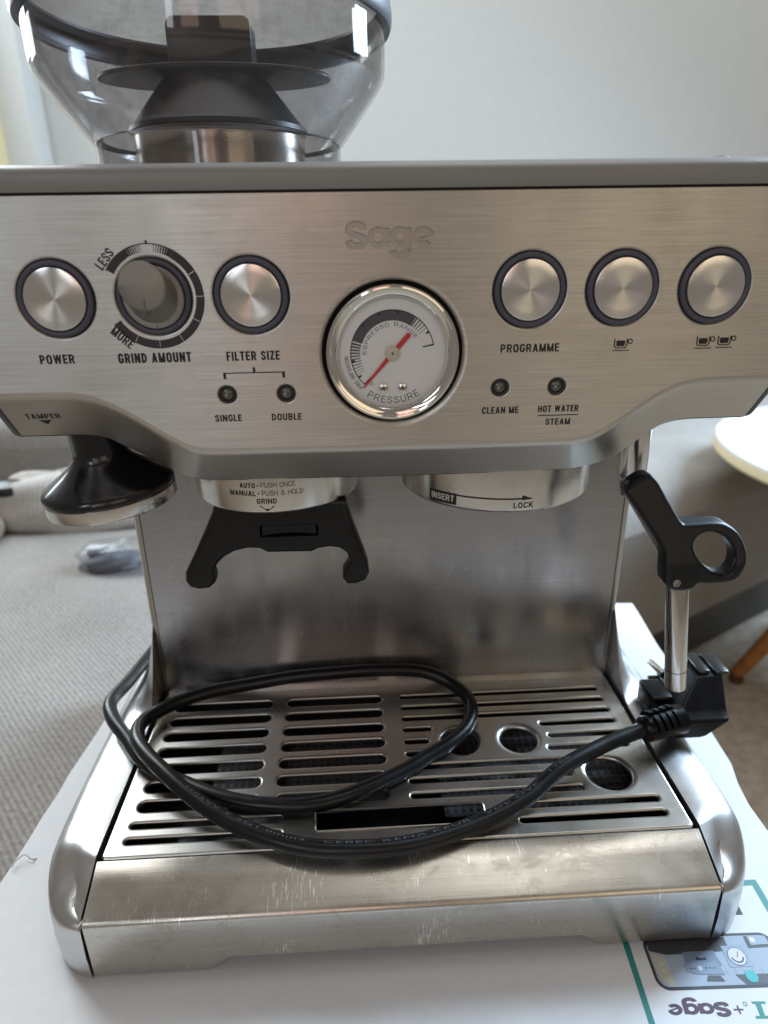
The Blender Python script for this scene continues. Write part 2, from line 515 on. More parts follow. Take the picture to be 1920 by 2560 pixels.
def ribbon(pts, w, closed=False, w1=None):
    """outline polygon(s) of a stroked path"""
    P = [Vector(p) for p in pts]; n = len(P); Lf = []; Rt = []
    for i, p in enumerate(P):
        a = P[(i - 1) % n] if closed or i else P[0]
        b = P[(i + 1) % n] if closed or i < n - 1 else P[-1]
        t = (b - a).normalized(); nn = Vector((-t.y, t.x))
        ww = w if w1 is None else w + (w1 - w) * i / (n - 1)
        Lf.append(tuple(p + nn * ww / 2)); Rt.append(tuple(p - nn * ww / 2))
    return (Lf, Rt) if closed else Lf + Rt[::-1]

def text2d(s, off=0.0, sx=1.0):
    cu = bpy.data.curves.new('t', 'FONT'); cu.body = s; cu.size = 1; cu.offset = off; cu.resolution_u = 4
    cu.space_character = sx
    o = bpy.data.objects.new('t', cu); COL.objects.link(o)
    dg = bpy.context.evaluated_depsgraph_get()
    me = bpy.data.meshes.new_from_object(o.evaluated_get(dg))
    v = [(p.co.x, p.co.y) for p in me.vertices]; f = [tuple(p.vertices) for p in me.polygons]
    bpy.data.objects.remove(o); bpy.data.curves.remove(cu); bpy.data.meshes.remove(me)
    return v, f

def fit(v, x0, x1, z0, z1):
    ax = min(p[0] for p in v); bx = max(p[0] for p in v); az = min(p[1] for p in v); bz = max(p[1] for p in v)
    return [(x0 + (p[0] - ax) / (bx - ax) * (x1 - x0), z0 + (p[1] - az) / (bz - az) * (z1 - z0)) for p in v]

def flat(name, loop, fmap, mat, parent):
    v, f = plate(loop, [])
    return obj(name, [fmap(*p) for p in v], f, mat, parent)

# wordmark strokes, in units of 100 with the letters' own baseline at y = 0
def arc(cx, cy, rx, ry, a0, a1, n=24):
    return [(cx + rx * math.cos(math.radians(a0 + (a1 - a0) * k / n)), cy + ry * math.sin(math.radians(a0 + (a1 - a0) * k / n))) for k in range(n + 1)]
def wordmark():
    """(solid outlines, counters) of the four letters, x 0..1223, y -160..400"""
    sol = []; hol = []
    s = [tuple(p) for p in catmull([(252, 268, 0), (238, 318, 0), (155, 346, 0), (70, 318, 0), (54, 262, 0), (90, 215, 0), (170, 185, 0), (248, 150, 0), (262, 100, 0), (236, 58, 0), (155, 40, 0), (72, 60, 0), (52, 122, 0)], 8)]
    sol.append(ribbon([(x, y) for x, y, z in s], 98))
    for cx in (458, 758):
        sol.append(circle2(cx, 155, 150, 40, 152)); hol.append(circle2(cx, 155, 60, 28, 62))
        sol.append([(cx + 55, 290), (cx + 155, 290), (cx + 155, 20 if cx == 458 else -30), (cx + 55, 20 if cx == 458 else -30)])
    sol.append(ribbon(arc(758, -30, 106, 78, 0, -178), 98))
    sol.append(ribbon(arc(1083, 155, 106, 108, -40, -342, 34), 86))
    sol.append(ribbon([(1002, 112), (1212, 196)], 40))
    return sol, hol
def in_word(p, sol, hol):
    return any(inside(p, q) for q in sol) and not any(inside(p, q) for q in hol)

# ---- upright grotesque capitals drawn as strokes (height 1), width factor k, stroke s
GW = {'A': .58, 'B': .54, 'C': .54, 'D': .55, 'E': .46, 'F': .44, 'G': .55, 'H': .56, 'I': .0, 'K': .56, 'L': .43, 'M': .68, 'N': .58, 'O': .56, 'P': .52, 'R': .55, 'S': .52, 'T': .50, 'U': .55, 'W': .80, 'Z': .48, '&': .62, '-': .26, ' ': .26}
def glyph(ch, k, s):
    w = GW[ch] * k if ch != 'I' else s
    w = max(w, s)
    h_ = s * 0.86                                  # horizontals a little thinner
    Lx, Rx, T, B = s / 2, w - s / 2, 1 - h_ / 2, h_ / 2
    sol = []; hol = []
    def V(x, y0=0, y1=1): sol.append([(x - s / 2, y0), (x + s / 2, y0), (x + s / 2, y1), (x - s / 2, y1)])
    def H(y, x0=0, x1=w): sol.append([(x0, y - h_ / 2), (x1, y - h_ / 2), (x1, y + h_ / 2), (x0, y + h_ / 2)])
    def D(a, b, f=1.0):
        dx, dy = b[0] - a[0], b[1] - a[1]
        t = s * f * math.hypot(dx, dy) / abs(dy) / 2
        sol.append([(a[0] - t, a[1]), (a[0] + t, a[1]), (b[0] + t, b[1]), (b[0] - t, b[1])])
    rc = min((Rx - Lx) / 2, 0.33)
    def q(cx, cy, rx, ry, a0, a1): return arc(cx, cy, rx, ry, a0, a1, 8)
    def bowl(y0, y1):
        ry = (y1 - y0) / 2; rx = min(ry, (Rx - Lx) * 0.75)
        sol.append(ribbon([(Lx, y1), (Rx - rx - 1e-3, y1)] + arc(Rx - rx, (y0 + y1) / 2, rx, ry, 89, -89, 14) + [(Rx - rx - 1e-3, y0), (Lx, y0)], (s + h_) / 2))
    if ch == 'A':
        D((Lx * .95, 0), (w / 2, 1), .95); D((w - Lx * .95, 0), (w / 2, 1), .95); H(.27, w * .22, w * .78)
    elif ch == 'B':
        V(Lx); bowl(B, .52); bowl(.52, T)
    elif ch in 'CG':
        p = [(Rx, .66), (Rx, T - rc)] + q(Rx - rc, T - rc, rc, rc, 8, 90) + q(Lx + rc, T - rc, rc, rc, 92, 180) + q(Lx + rc, B + rc, rc, rc, 182, 270) + q(Rx - rc, B + rc, rc, rc, 272, 352)
        p += [(Rx, B + rc), (Rx, .34)] if ch == 'C' else [(Rx, B + rc), (Rx, .5)]
        sol.append(ribbon(p, s))
        if ch == 'G': H(.45, w * .52, w)
    elif ch == 'D':
        V(Lx); bowl(B, T)
    elif ch == 'E':
        V(Lx); H(T); H(B); H(.52, 0, w * .92)
    elif ch == 'F':
        V(Lx); H(T); H(.5, 0, w * .92)
    elif ch == 'H':
        V(Lx); V(Rx); H(.52)
    elif ch == 'I':
        V(Lx)
    elif ch == 'K':
        V(Lx); D((Lx, .33), (Rx, 1), .95); D((w * .42, .55), (Rx, 0), .95)
    elif ch == 'L':
        V(Lx); H(B)
    elif ch == 'M':
        V(Lx); V(Rx); D((Lx, 1), (w / 2, 0), .85); D((Rx, 1), (w / 2, 0), .85)
    elif ch == 'N':
        V(Lx); V(Rx); D((Lx, 1), (Rx, 0), .9)
    elif ch == 'O':
        a, b = ribbon(roundrect(Lx, Rx, B, T, rc, 8), s, True)
        if abs(a[0][0] - w / 2) < abs(b[0][0] - w / 2): a, b = b, a
        A1 = max(p[1] for p in a); B1 = max(p[1] for p in b)
        if A1 < B1: a, b = b, a
        sol.append(a); hol.append(b)
    elif ch == 'P':
        V(Lx); bowl(.44, T)
    elif ch == 'R':
        V(Lx); bowl(.47, T); D((w * .58, .5), (Rx, 0), .95)
    elif ch == 'S':
        p = catmull([(Rx, .68, 0), (Rx * .985 + .01 * w, .80, 0), (w * .5, T, 0), (Lx, .79, 0), (Lx + .01, .66, 0), (w * .5, .515, 0), (Rx - .01, .37, 0), (Rx, .22, 0), (w * .5, B, 0), (Lx + .01 * w, .20, 0), (Lx, .32, 0)], 6)
        sol.append(ribbon([(a.x, a.y) for a in p], (s + h_) / 2))
    elif ch == 'T':
        H(T); V(w / 2)
    elif ch == 'U':
        sol.append(ribbon([(Lx, 1), (Lx, B + rc)] + q(Lx + rc, B + rc, rc, rc, 188, 270) + q(Rx - rc, B + rc, rc, rc, 272, 352) + [(Rx, B + rc), (Rx, 1)], s))
    elif ch == 'W':
        for a, b in (((Lx, 1), (w * .28, 0)), ((w * .5, 1), (w * .28, 0)), ((w * .5, 1), (w * .72, 0)), ((Rx, 1), (w * .72, 0))): D(a, b, .85)
    elif ch == 'Z':
        H(T); H(B); D((Lx * 1.3, B), (w - Lx * 1.3, T))
    elif ch == '&':
        p = catmull([(w, .06, 0), (w * .6, .38, 0), (w * .24, .74, 0), (w * .3, .9, 0), (w * .48, 1 - s / 2, 0), (w * .64, .84, 0), (w * .55, .68, 0), (w * .25, .47, 0), (s / 2, .27, 0), (w * .2, .08, 0), (w * .45, s / 2, 0), (w * .72, .14, 0), (w * .88, .42, 0)], 5)
        sol.append(ribbon([(a.x, a.y) for a in p], s * .9))
    elif ch == '-':
        H(.42)
    return w, sol, hol
def caps2d(text, aspect, s=0.185, gap=None):
    """triangulated capitals whose width is aspect times their height"""
    gap = 0.105 if gap is None else gap
    k = 1.0
    for _ in range(12):
        tot = sum(glyph(c, k, s)[0] for c in text) + gap * k * (len(text) - 1)
        k *= aspect / tot
    x = 0; V_ = []; F_ = []
    for c in text:
        w, sol, hol = glyph(c, k, s)
        if sol:
            v, f = cdt(sol + hol)
            n = len(V_)
            for q in f:
                cc = (sum(v[i][0] for i in q) / len(q), sum(v[i][1] for i in q) / len(q))
                if in_word(cc, sol, hol):
                    F_.append(tuple(i + n for i in q))
            V_ += [(p[0] + x, p[1]) for p in v]
        x += w + gap * k
    return V_, F_
def label_mesh(name, s, x0, x1, z0, z1, fmap, mat, parent, weight=0.215, xs=1.0):
    """capitals filling the rectangle x0..x1, z0..z1; xs = millimetres per x unit"""
    v, f = caps2d(s, (x1 - x0) * xs / (z1 - z0), weight)
    v = fit(v, x0, x1, z0, z1)
    return obj(name, [fmap(*p) for p in v], f, mat, parent)

# ================================================================== the setting
structure(obj('carpet_floor', [(-4000, -1500, -450), (4000, -1500, -450), (4000, 3000, -450), (-4000, 3000, -450)], [(0, 1, 2, 3)], M_CARPET))
structure(obj('wall', [(-4000, 1700, -450), (4000, 1700, -450), (4000, 1700, 2600), (-4000, 1700, 2600)], [(0, 1, 2, 3)], M_WALL))
# pale door frame at the far left
fr = empty('door_frame', 'pale upright door frame beside the hopper at the far left of the wall', 'door frame', (-900, 1650, -450))
def rel(o, root):
    o.parent = root
    o.matrix_parent_inverse = Matrix.Translation(-root.location)
    return o
b = MB().box((-940, 1600, -450), (-768, 1695, 2400))
rel(b.build('post', M_WALL, None, bevel=4), fr)
b = MB().box((-1010, 1560, -450), (-842, 1690, 2400))
rel(b.build('sunlit_strip', M_SUNCREAM, None, bevel=10), fr)  # yellow sunlight on the frame edge, put into the colour

# upholstered bench under the box, sofa behind
def soft_box(name, c0, c1, r, mat, parent=None, bulge=10, rotz=0, pivot=(0, 0)):
    """cushion: rounded block with a gently domed top"""
    nx, ny = 26, 22; rows = []
    x0, y0, z0 = c0; x1, y1, z1 = c1
    def prof(t, w):
        d = min(t, w - t)
        return 1.0 if d > r else math.sqrt(max(0, 1 - (1 - d / r) ** 2))
    ca, sa = math.cos(rotz), math.sin(rotz)
    def T(x, y, z):
        X, Y = x - pivot[0], y - pivot[1]
        return (pivot[0] + X * ca - Y * sa, pivot[1] + X * sa + Y * ca, z)
    def ease(k, n, w):
        t = k / n
        return w * (0.5 - 0.5 * math.cos(PI * t)) * 0.5 + w * t * 0.5
    m = MB()
    for j in range(ny + 1):
        y = ease(j, ny, y1 - y0); row = []
        for i in range(nx + 1):
            x = ease(i, nx, x1 - x0)
            h = min(prof(x, x1 - x0), prof(y, y1 - y0))
            dome = math.sin(PI * x / (x1 - x0)) * math.sin(PI * y / (y1 - y0)) * bulge
            row.append(T(x0 + x, y0 + y, z1 - r + r * h + dome - bulge))
        rows.append(row)
    m.grid(rows)
    edge = rows[0] + [q[-1] for q in rows[1:]] + rows[-1][::-1][1:] + [q[0] for q in rows[::-1][1:-1]]
    m.grid([edge, [(p[0], p[1], z0) for p in edge]], close_u=True)
    return m.build(name, mat, parent, smooth=60)

bench = empty('bench', 'grey ribbed fabric bench under the white box', 'bench', (-400, 200, -450))
rel(soft_box('seat', (-1500, 15, -330), (165, 760, -88), 30, M_FABRIC, None, 0), bench)
rel(soft_box('backrest', (-1500, 790, -330), (-120, 960, 60), 50, M_FABRIC2, None, 4), bench)
for x in (-1400, 60):
    for y in (70, 660):
        l = MB().box((x - 25, y - 25, -450), (x + 25, y + 25, -330)).build('leg', M_DARKWOOD, None, bevel=4)
        rel(l, bench)

sofa = empty('sofa', 'pale grey fabric sofa standing behind the machine by the wall', 'sofa', (300, 1100, -450))
ang = math.radians(30)
rel(soft_box('seat', (-700, 0, -330), (2000, 700, -70), 45, M_FABRIC2, None, 12, ang, (420, 640)), sofa) if False else None
def rot_pt(x, y, ang=ang, px=420, py=640):
    return (px + x * math.cos(ang) - y * math.sin(ang), py + x * math.sin(ang) + y * math.cos(ang))
def rot_block(name, a, c, r, mat, bulge=8):
    o = soft_box(name, (420 + a[0], 640 + a[1], a[2]), (420 + c[0], 640 + c[1], c[2]), r, mat, None, bulge, ang, (420, 640))
    return rel(o, sofa)
rot_block('seat', (-250, 0, -330), (1700, 620, -60), 45, M_FABRIC2, 12)
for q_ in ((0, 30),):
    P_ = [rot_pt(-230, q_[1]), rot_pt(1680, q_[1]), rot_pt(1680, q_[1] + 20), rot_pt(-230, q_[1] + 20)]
    rel(MB().prism(P_, lambda x, y: (x, y, -450), lambda x, y: (x, y, -329)).build('gap_shade_board', M_TRIM, None), sofa)  # dark board added to stand for the shade under the sofa
rot_block('backrest', (-250, 620, -330), (1700, 820, 150), 60, M_FABRIC2, 5)
for x in (-180, 1600):
    for y in (60, 740):
        p = rot_pt(x, y)
        rel(MB().box((p[0] - 20, p[1] - 20, -450), (p[0] + 20, p[1] + 20, -330)).build('leg', M_DARKWOOD, None, bevel=3), sofa)

# things lying at the back of the bench, out of focus
def blob(name, c, rad, mat, amp, seed, parent=None, nu=40, nv=22, squash=1.0):
    rnd = random.Random(seed); ph = [(rnd.uniform(1, 4), rnd.uniform(1, 4), rnd.uniform(0, 6), rnd.uniform(0.3, 1)) for _ in range(7)]
    rows = []
    for j in range(nv + 1):
        t = PI * j / nv; row = []
        for i in range(nu):
            a = 2 * PI * i / nu
            w = 1 + amp * sum(q[3] * math.sin(q[0] * a + q[1] * 2 * t + q[2]) for q in ph) / 3
            st = math.sin(t)
            z = math.cos(t)
            z = max(z, -squash)
            row.append((c[0] + rad[0] * w * st * math.cos(a), c[1] + rad[1] * w * st * math.sin(a), c[2] + rad[2] * (z + squash) * (1 + 0.4 * (w - 1))))
        rows.append(row)
    return MB().grid(rows, close_u=True).build(name, mat, parent, smooth=70)
tag(blob('throw_blanket', (-470, 705, -88), (150, 55, 60), M_THROW, 0.16, 3, squash=0.35), 'rumpled cream blanket lying behind the tamper on the bench', 'blanket')
tag(blob('cushion', (-610, 640, -88), (75, 60, 46), M_CUSHION, 0.05, 5, squash=0.35), 'small tan cushion at the left edge on the bench', 'cushion')
tag(blob('dark_pouch', (-530, 690, -34), (46, 28, 13), M_BLACK, 0.08, 8, squash=0.5), 'flat black pouch lying on the cream blanket behind the tamper', 'pouch')
bag = empty('plastic_bag', 'crumpled clear plastic bag with a grey lining below the tamper', 'plastic bag', (-330, 520, -88))
rel(blob('film', (-318, 545, -88), (80, 40, 24), M_BAG, 0.26, 11, squash=0.4), bag)
M_LINING = plain('grey_bag_lining', (0.13, 0.14, 0.17), 0.6)
rel(blob('lining', (-345, 535, -86), (34, 22, 20), M_LINING, 0.2, 13, squash=0.4), bag)

# round side table at the right
tab = empty('side_table', 'white round side table with a birch edge and wooden leg at right', 'table', (905, 640, -450))
tc = (905, 640)
rel(MB().lathe([(0, 0), (338, 0), (340, -3)], (tc[0], tc[1], 0), seg=96).build('table_top', M_WHITE_TOP, None, smooth=40), tab)
rel(MB().lathe([(340, -3.2), (341, -8), (341, -17), (336, -22), (0, -22)], (tc[0], tc[1], 0), seg=96).build('edge_band', M_RIM, None, smooth=40), tab)
for k, (a, b_) in enumerate((((790, 575, -22), (672, 700, -432)), ((1010, 560, -22), (1120, 470, -432)), ((905, 760, -22), (905, 900, -432)))):
    rel(MB().tube([a, ((a[0] + b_[0]) / 2, (a[1] + b_[1]) / 2, (a[2] + b_[2]) / 2), b_], [19, 16, 12], 16).build('leg', M_WOOD, None, smooth=50), tab)
    rel(MB().tube([b_, (b_[0], b_[1], -450)], [12.5, 12.5], 16).build('foot', M_DARKWOOD, None, smooth=50), tab)

# ================================================================== the white box
BA = math.radians(-5.0)      # its turn against the machine
def bp(x, y, z=0.0):
    """point of the box top, box coordinates (x right, y back) with its back right corner at (231.7, 241)"""
    return (231.7 + x * math.cos(BA) - y * math.sin(BA), 241 + x * math.sin(BA) + y * math.cos(BA), z)
boxe = empty('cardboard_box', 'white printed cardboard box lying under the espresso machine', 'box', (0, 0, -88))
# (corners kept 0.4 mm under the machine's feet)
top = []
nseg = 24
loop = [(-418, -400), (0, -400)]
rnd = random.Random(4)
side_r = [(0 + rnd.uniform(-0.6, 0.6), -400 + 400 * k / nseg) for k in range(1, nseg)]
for i, (x, y) in enumerate(side_r):
    if -262 < y < -205:
        side_r[i] = (x - 4.5 + 0.05 * abs(y + 233), y)
loop += side_r + [(0, 0), (-418, 0)] + [(-418 + rnd.uniform(-0.7, 0.7), -400 * k / nseg) for k in range(1, nseg)]
m = MB()
m.grid([[bp(x * 0.998 - 0.4, y * 0.998 - 0.4, -0.4) for x, y in loop], [bp(x, y, -1.6) for x, y in loop], [bp(x, y, -88) for x, y in loop]], close_u=True)
v, f = plate([(x * 0.998 - 0.4, y * 0.998 - 0.4) for x, y in loop], [])
m.add([bp(x, y, -0.4) for x, y in v], f)
rel(m.build('carton', M_PAPER, None), boxe)
# a torn paper fibre at the left edge
P0 = [(-196.5, 0, -1), (-199, -2, 1), (-203, 0, 2.5), (-206, -3, 2), (-207, -7, 1.5)]
rel(MB().tube(catmull(P0, 5), 0.45, 6).build('torn_fibre', M_PAPER, None, smooth=60), boxe)

def W(x, y, z=-0.3):
    return (x, y, z)
def print_part(name, loop, mat, lvl=1):
    o = flat(name, loop, lambda x, y: (x, y, -0.4 + 0.05 * lvl), mat, None)
    return rel(o, boxe)
# teal frame line
fl = [(177.4, -37.7), (182.1, -38.0), (181.8, -60), (180, -130), (177, -130), (178.6, -60)]
print_part('teal_line', [(101.6, -62), (104.6, -62), (100.1, -120), (97.6, -120)], M_TEAL)
print_part('teal_line', [(178.6, -41.0), (182.1, -41.0), (178.6, -120), (175.2, -120)], M_TEAL)
print_part('teal_line', [(60, -37.8), (182.1, -37.8), (182.1, -40.9), (60, -40.9)], M_TEAL)
print_part('black_mark', [(159.9, -55.9), (165.3, -56.0), (165.6, -50.6), (163.8, -51), (162.4, -53.4), (160.5, -54.2)], M_INK)
# phone picture: bezel, screen, wall, machine, gauge inset
PX0, PX1, PY0, PY1 = 109.8, 171.5, -89.0, -64.3
def skew(x, y):
    return (x + (y + 77) * 0.06, y - (x - 140) * 0.03)
def pp(name, loop, col, lvl, rough=0.5):
    mat = bpy.data.materials.get('print_%s' % name) or plain('print_%s' % name, col, rough)
    return print_part(name, [skew(*p) for p in loop], mat, lvl)
phone = pp('phone_picture', roundrect(PX0, PX1, PY0, PY1, 5.5), (0.02, 0.02, 0.025), 1)
def pic(name, loop, col, lvl):
    o = pp(name, loop, col, lvl)
    o.parent = phone; o.matrix_parent_inverse = Matrix.Identity(4)
    return o
pic('screen', roundrect(PX0 + 1.4, PX1 - 1.4, PY0 + 1.4, PY1 - 1.3, 4.2), (0.33, 0.40, 0.50), 2)
pic('screen_dark', [(111.5, -66), (149, -66), (149, -72.5), (129, -73.3), (119, -73.5), (111.6, -71.5)], (0.03, 0.032, 0.04), 3)
pic('screen_side', [(111.4, -72), (117.6, -74), (118.6, -87.2), (115.5, -87.2), (112.2, -84.5)], (0.45, 0.45, 0.40), 3)
pic('machine_body', [(126.5, -72.5), (141.2, -72.2), (142.5, -79), (126, -79)], (0.16, 0.22, 0.33), 4)
pic('machine_top', [(125.2, -78.2), (128.2, -77.2), (140.7, -77.6), (142.0, -83.1), (129.5, -82.5), (125.3, -81.3)], (0.20, 0.27, 0.38), 5)
pic('machine_hopper', [(134.0, -83.2), (139.6, -83.5), (140.6, -85.9), (132.6, -85.6)], (0.05, 0.06, 0.08), 5)
pic('machine_gauge', circle2(131.8, -80, 1.15, 20), (0.55, 0.6, 0.66), 6)
for x in (127.6, 129.2, 134.6, 136.4, 138.2):
    pic('machine_button', circle2(x, -80, 0.45, 10), (0.06, 0.09, 0.14), 6)
pic('machine_spout', [(131.5, -76.5), (136.4, -76.3), (136.4, -75.2), (134.5, -75.6), (131.9, -75)], (0.01, 0.01, 0.012), 6)
pic('gauge_card', [(145.7, -70.2), (156.4, -70.2), (156.4, -80.0), (145.7, -80.0)], (0.28, 0.36, 0.47), 4)
pic('gauge_ring', circle2(151, -75.3, 4.2, 32), (0.05, 0.07, 0.10), 5)
pic('gauge_face', circle2(151, -75.3, 3.9, 32), (0.62, 0.65, 0.70), 6)
pic('gauge_arc', arc(151, -75.3, 3.0, 3.0, 190, 350, 16) + arc(151, -75.3, 2.3, 2.3, 350, 190, 16), (0.05, 0.07, 0.10), 7)
pic('gauge_needle', [(150.8, -75.8), (151.2, -75.6), (152.4, -73.2), (152.1, -73.1)], (0.4, 0.02, 0.03), 8)
pic('kettle_card', [(158.5, -66.0), (169, -66.0), (169.6, -71.2), (158.3, -71.6)], (0.04, 0.05, 0.06), 4)
pic('kettle_panel', [(160.0, -66.0), (168.6, -66.0), (168.8, -70.0), (160.0, -70.3)], (0.30, 0.38, 0.46), 5)
pic('kettle_button', circle2(161.8, -67.8, 1.3, 18), (0.66, 0.68, 0.70), 6)
pic('worktop', [(146.5, -83.2), (170, -83.2), (170, -87.4), (149.4, -87.4)], (0.06, 0.06, 0.08), 4)
pic('teal_disc', circle2(153.3, -84.2, 2.7, 28), (0.03, 0.42, 0.44), 6)
for k, (x, y) in enumerate(((115.2, -77.3), (115.6, -80.6), (116.2, -84.0))):
    pic('screen_button', circle2(x, y, 0.85, 16), (0.62, 0.62, 0.55), 5)
    pic('screen_glyph', circle2(x, y, 0.3, 8), (0.02, 0.02, 0.02), 6)
for k in range(7):       # brick joints of the pictured wall
    x = 143 + k * 4.0
    pic('wall_joint', [(x, -80.6), (x + 0.25, -80.6), (x + 0.5, -83), (x + 0.25, -83)], (0.22, 0.28, 0.37), 3)
# printed wordmark, upside down
WS, WH = wordmark()
def word_map(p):
    # baseline direction runs right to left, tops towards the viewer... the print is turned half round
    u = p[0] / 1223.0; w = (p[1]) / 400.0
    x = 136.6 - u * 26.9; y = -95.6 + 0.0
    return (x - w * 0.9, -94.2 - w * 6.0 - (x - 136) * 0.03)
v, f = cdt(WS + WH)
ff = []
for q in f:
    c = (sum(v[i][0] for i in q) / len(q), sum(v[i][1] for i in q) / len(q))
    if in_word(c, WS, WH):
        ff.append(q)
rel(obj('wordmark', [(*word_map(p), -0.34) for p in v], ff, M_PURPLE), boxe)
print_part('plus_sign', [(137.4, -97.1), (139.2, -97.2), (139.4, -95.9), (140.1, -95.9), (140.0, -97.2), (141.6, -97.3), (141.6, -98.0), (140.0, -97.9), (139.8, -99.3), (139.1, -99.3), (139.2, -97.9), (137.4, -97.8)], M_PURPLE)
v, f = plate(circle2(143.5, -95.5, 0.95, 20), [circle2(143.5, -95.5, 0.6, 16)])
rel(obj('degree_sign', [(x, y, -0.34) for x, y in v], f, M_TEAL), boxe)
print_part('teal_letter', [(146.7, -94.7), (152.6, -95.0), (152.5, -96.0), (150.3, -95.9), (149.4, -100.6), (151.0, -100.7), (150.9, -101.8), (145.0, -101.5), (145.2, -100.4), (147.2, -100.5), (147.9, -95.8), (146.7, -95.7)], M_TEAL)
print_part('teal_letter', [(154.0, -95.0), (156.4, -95.1), (154.0, -102), (152.0, -102)], M_TEAL)

# ================================================================== the espresso machine
MC = empty('espresso_machine', 'brushed steel espresso machine with pressure gauge, hopper and drip tray on the white box', 'coffee machine')

# ---------- front panel: vertical face with openings, pressed wordmark, folded lower lip
BEND = [(-161.5, 250.6), (-136, 250.6), (-127, 249.9), (-120.5, 248.0), (-114, 245.0), (-105.4, 239.7), (-96.8, 233.6), (-90, 229.2), (-84.5, 226.6), (-79, 225.5), (-70, 225.2), (-35, 225.0), (0, 224.9),
        (35, 224.9), (70, 225.0), (78, 225.3), (84.5, 226.6), (90, 229.2), (96.8, 233.6), (105.4, 239.7), (114, 245.2), (120.5, 248.0), (127, 249.6), (136, 250.2), (161.5, 250.4)]
BOTT = [(-161.5, 231.2), (-143, 231.1), (-134, 231.0), (-127, 229.8), (-121.5, 227.4), (-112.6, 222.1), (-103.2, 216.4), (-98.0, 213.2), (-92.5, 210.5), (-86.7, 208.9), (-75.7, 208.1), (-38, 207.8), (0, 207.6),
        (38, 207.7), (75.7, 208.1), (86.0, 208.8), (94.0, 210.4), (101.5, 213.3), (107.0, 216.6), (113.4, 221.5), (121.4, 227.2), (128, 229.6), (135, 230.6), (144.5, 230.8), (161.5, 230.8)]
bend = [tuple(p) for p in catmull([(x, z, 0) for x, z in BEND], 6)]
bott = [tuple(p) for p in catmull([(x, z, 0) for x, z in BOTT], 6)]
YB = 15.5
ZSEAM = 324.2
BTN = [-129.4, -55.0, 54.4, 91.6, 129.2]
ZB = 288.4
DIAL = (-92.3, 288.5)
LEDS = [(-68.2, 250.0), (-44.2, 249.9), (44.5, 250.0), (68.5, 249.9)]
GAUGE = (-0.2, 264.9)
HOLES = [(x, ZB, 15.6, 1.2) for x in BTN] + [(DIAL[0], DIAL[1], 15.4, 1.2)] + [(x, z, 4.4, 0.8) for x, z in LEDS] + [(GAUGE[0], GAUGE[1], 30.6, 2.3)]
EDGE = 2.2
outer = [(-161.5, ZSEAM), (161.5, ZSEAM)] + [(p[0], p[1] + EDGE) for p in bend[::-1]]
loops = [outer] + [circle2(h[0], h[1], h[2], 72 if h[2] > 20 else 48) for h in HOLES]
ws, wh = wordmark()
def wm(p):
    return (-17.8 + p[0] / 1223.0 * 33.6, 304.6 + p[1] / 400.0 * 9.9)
wsol = [[wm(p) for p in q] for q in ws]; whol = [[wm(p) for p in q] for q in wh]
v, f = cdt(loops + wsol + whol)
holes2 = loops[1:]
up = []; low = []
for q in f:
    c = (sum(v[i][0] for i in q) / len(q), sum(v[i][1] for i in q) / len(q))
    if not inside(c, outer) or any(inside(c, h) for h in holes2):
        continue
    if -20 < c[0] < 20 and 298 < c[1] < 318 and in_word(c, wsol, whol):
        low.append(q)
    else:
        up.append(q)
m = MB()
m.add([(x, 0, z) for x, z in v], up)
eu = {}
for q in low:
    for i in range(len(q)):
        a, b_ = q[i], q[(i + 1) % len(q)]
        k = (min(a, b_), max(a, b_)); eu[k] = eu.get(k, 0) + 1
for (a, b_), n_ in eu.items():
    if n_ == 1:
        m.add([(v[a][0], 0, v[a][1]), (v[b_][0], 0, v[b_][1]), (v[b_][0], 0.9, v[b_][1]), (v[a][0], 0.9, v[a][1])], [(0, 1, 2, 3)])
panel = m.build('front_panel', M_PANEL, MC)
cuts = [(-99, -9.6), (-9.6, -1.1), (-1.1, 7.5), (7.5, 99)]
for c0_, c1_ in cuts:
    part_f = [q for q in low if c0_ <= sum(v[i][0] for i in q) / len(q) < c1_]
    used = sorted({i for q in part_f for i in q}); idx = {k: n_ for n_, k in enumerate(used)}
    obj('pressed_letter', [(v[i][0], 0.9, v[i][1]) for i in used], [tuple(idx[i] for i in q) for q in part_f], M_PRESSED, panel)
# rolled lips of the openings
for h in HOLES:
    R_, d_ = h[2], h[3]
    prof = [(R_ - d_ * (1 - math.cos(a)), -d_ * math.sin(a) * 1.1) for a in [PI / 2 * k / 6 for k in range(7)]]
    prof = [(R_ - d_ * math.sin(PI / 2 * k / 6), -d_ * (1 - math.cos(PI / 2 * k / 6))) for k in range(7)] + [(R_ - d_, -d_ - 5)]
    MB().lathe(prof, (h[0], 0, h[1]), 'Y', 72).build('opening_lip', M_PANEL, panel, smooth=50)
# folded lower lip
rows = []
nrm = []
for (x0, z0, _), (x1, z1, _) in zip(bend, bott):
    d = Vector((x1 - x0, YB, z1 - z0)); ln = d.length; d.normalize()
    pts = []
    A = Vector((x0, 0, z0 + EDGE)); Bq = Vector((x0, 0, z0)); Cq = Bq + d * EDGE
    for k in range(7):
        t = k / 6
        pts.append(A * (1 - t) ** 2 + Bq * 2 * t * (1 - t) + Cq * t * t)
    for t in (0.25, 0.45, 0.65, 0.85, 1.0):
        q = Bq + d * (ln * t)
        if t * ln > EDGE + 0.3:
            pts.append(q)
    pts.append(Bq + d * ln + Vector((0, 1.2, -0.1)))
    rows.append([tuple(p) for p in pts])
MB().grid(rows).build('lower_lip', M_LIP, panel, smooth=40)
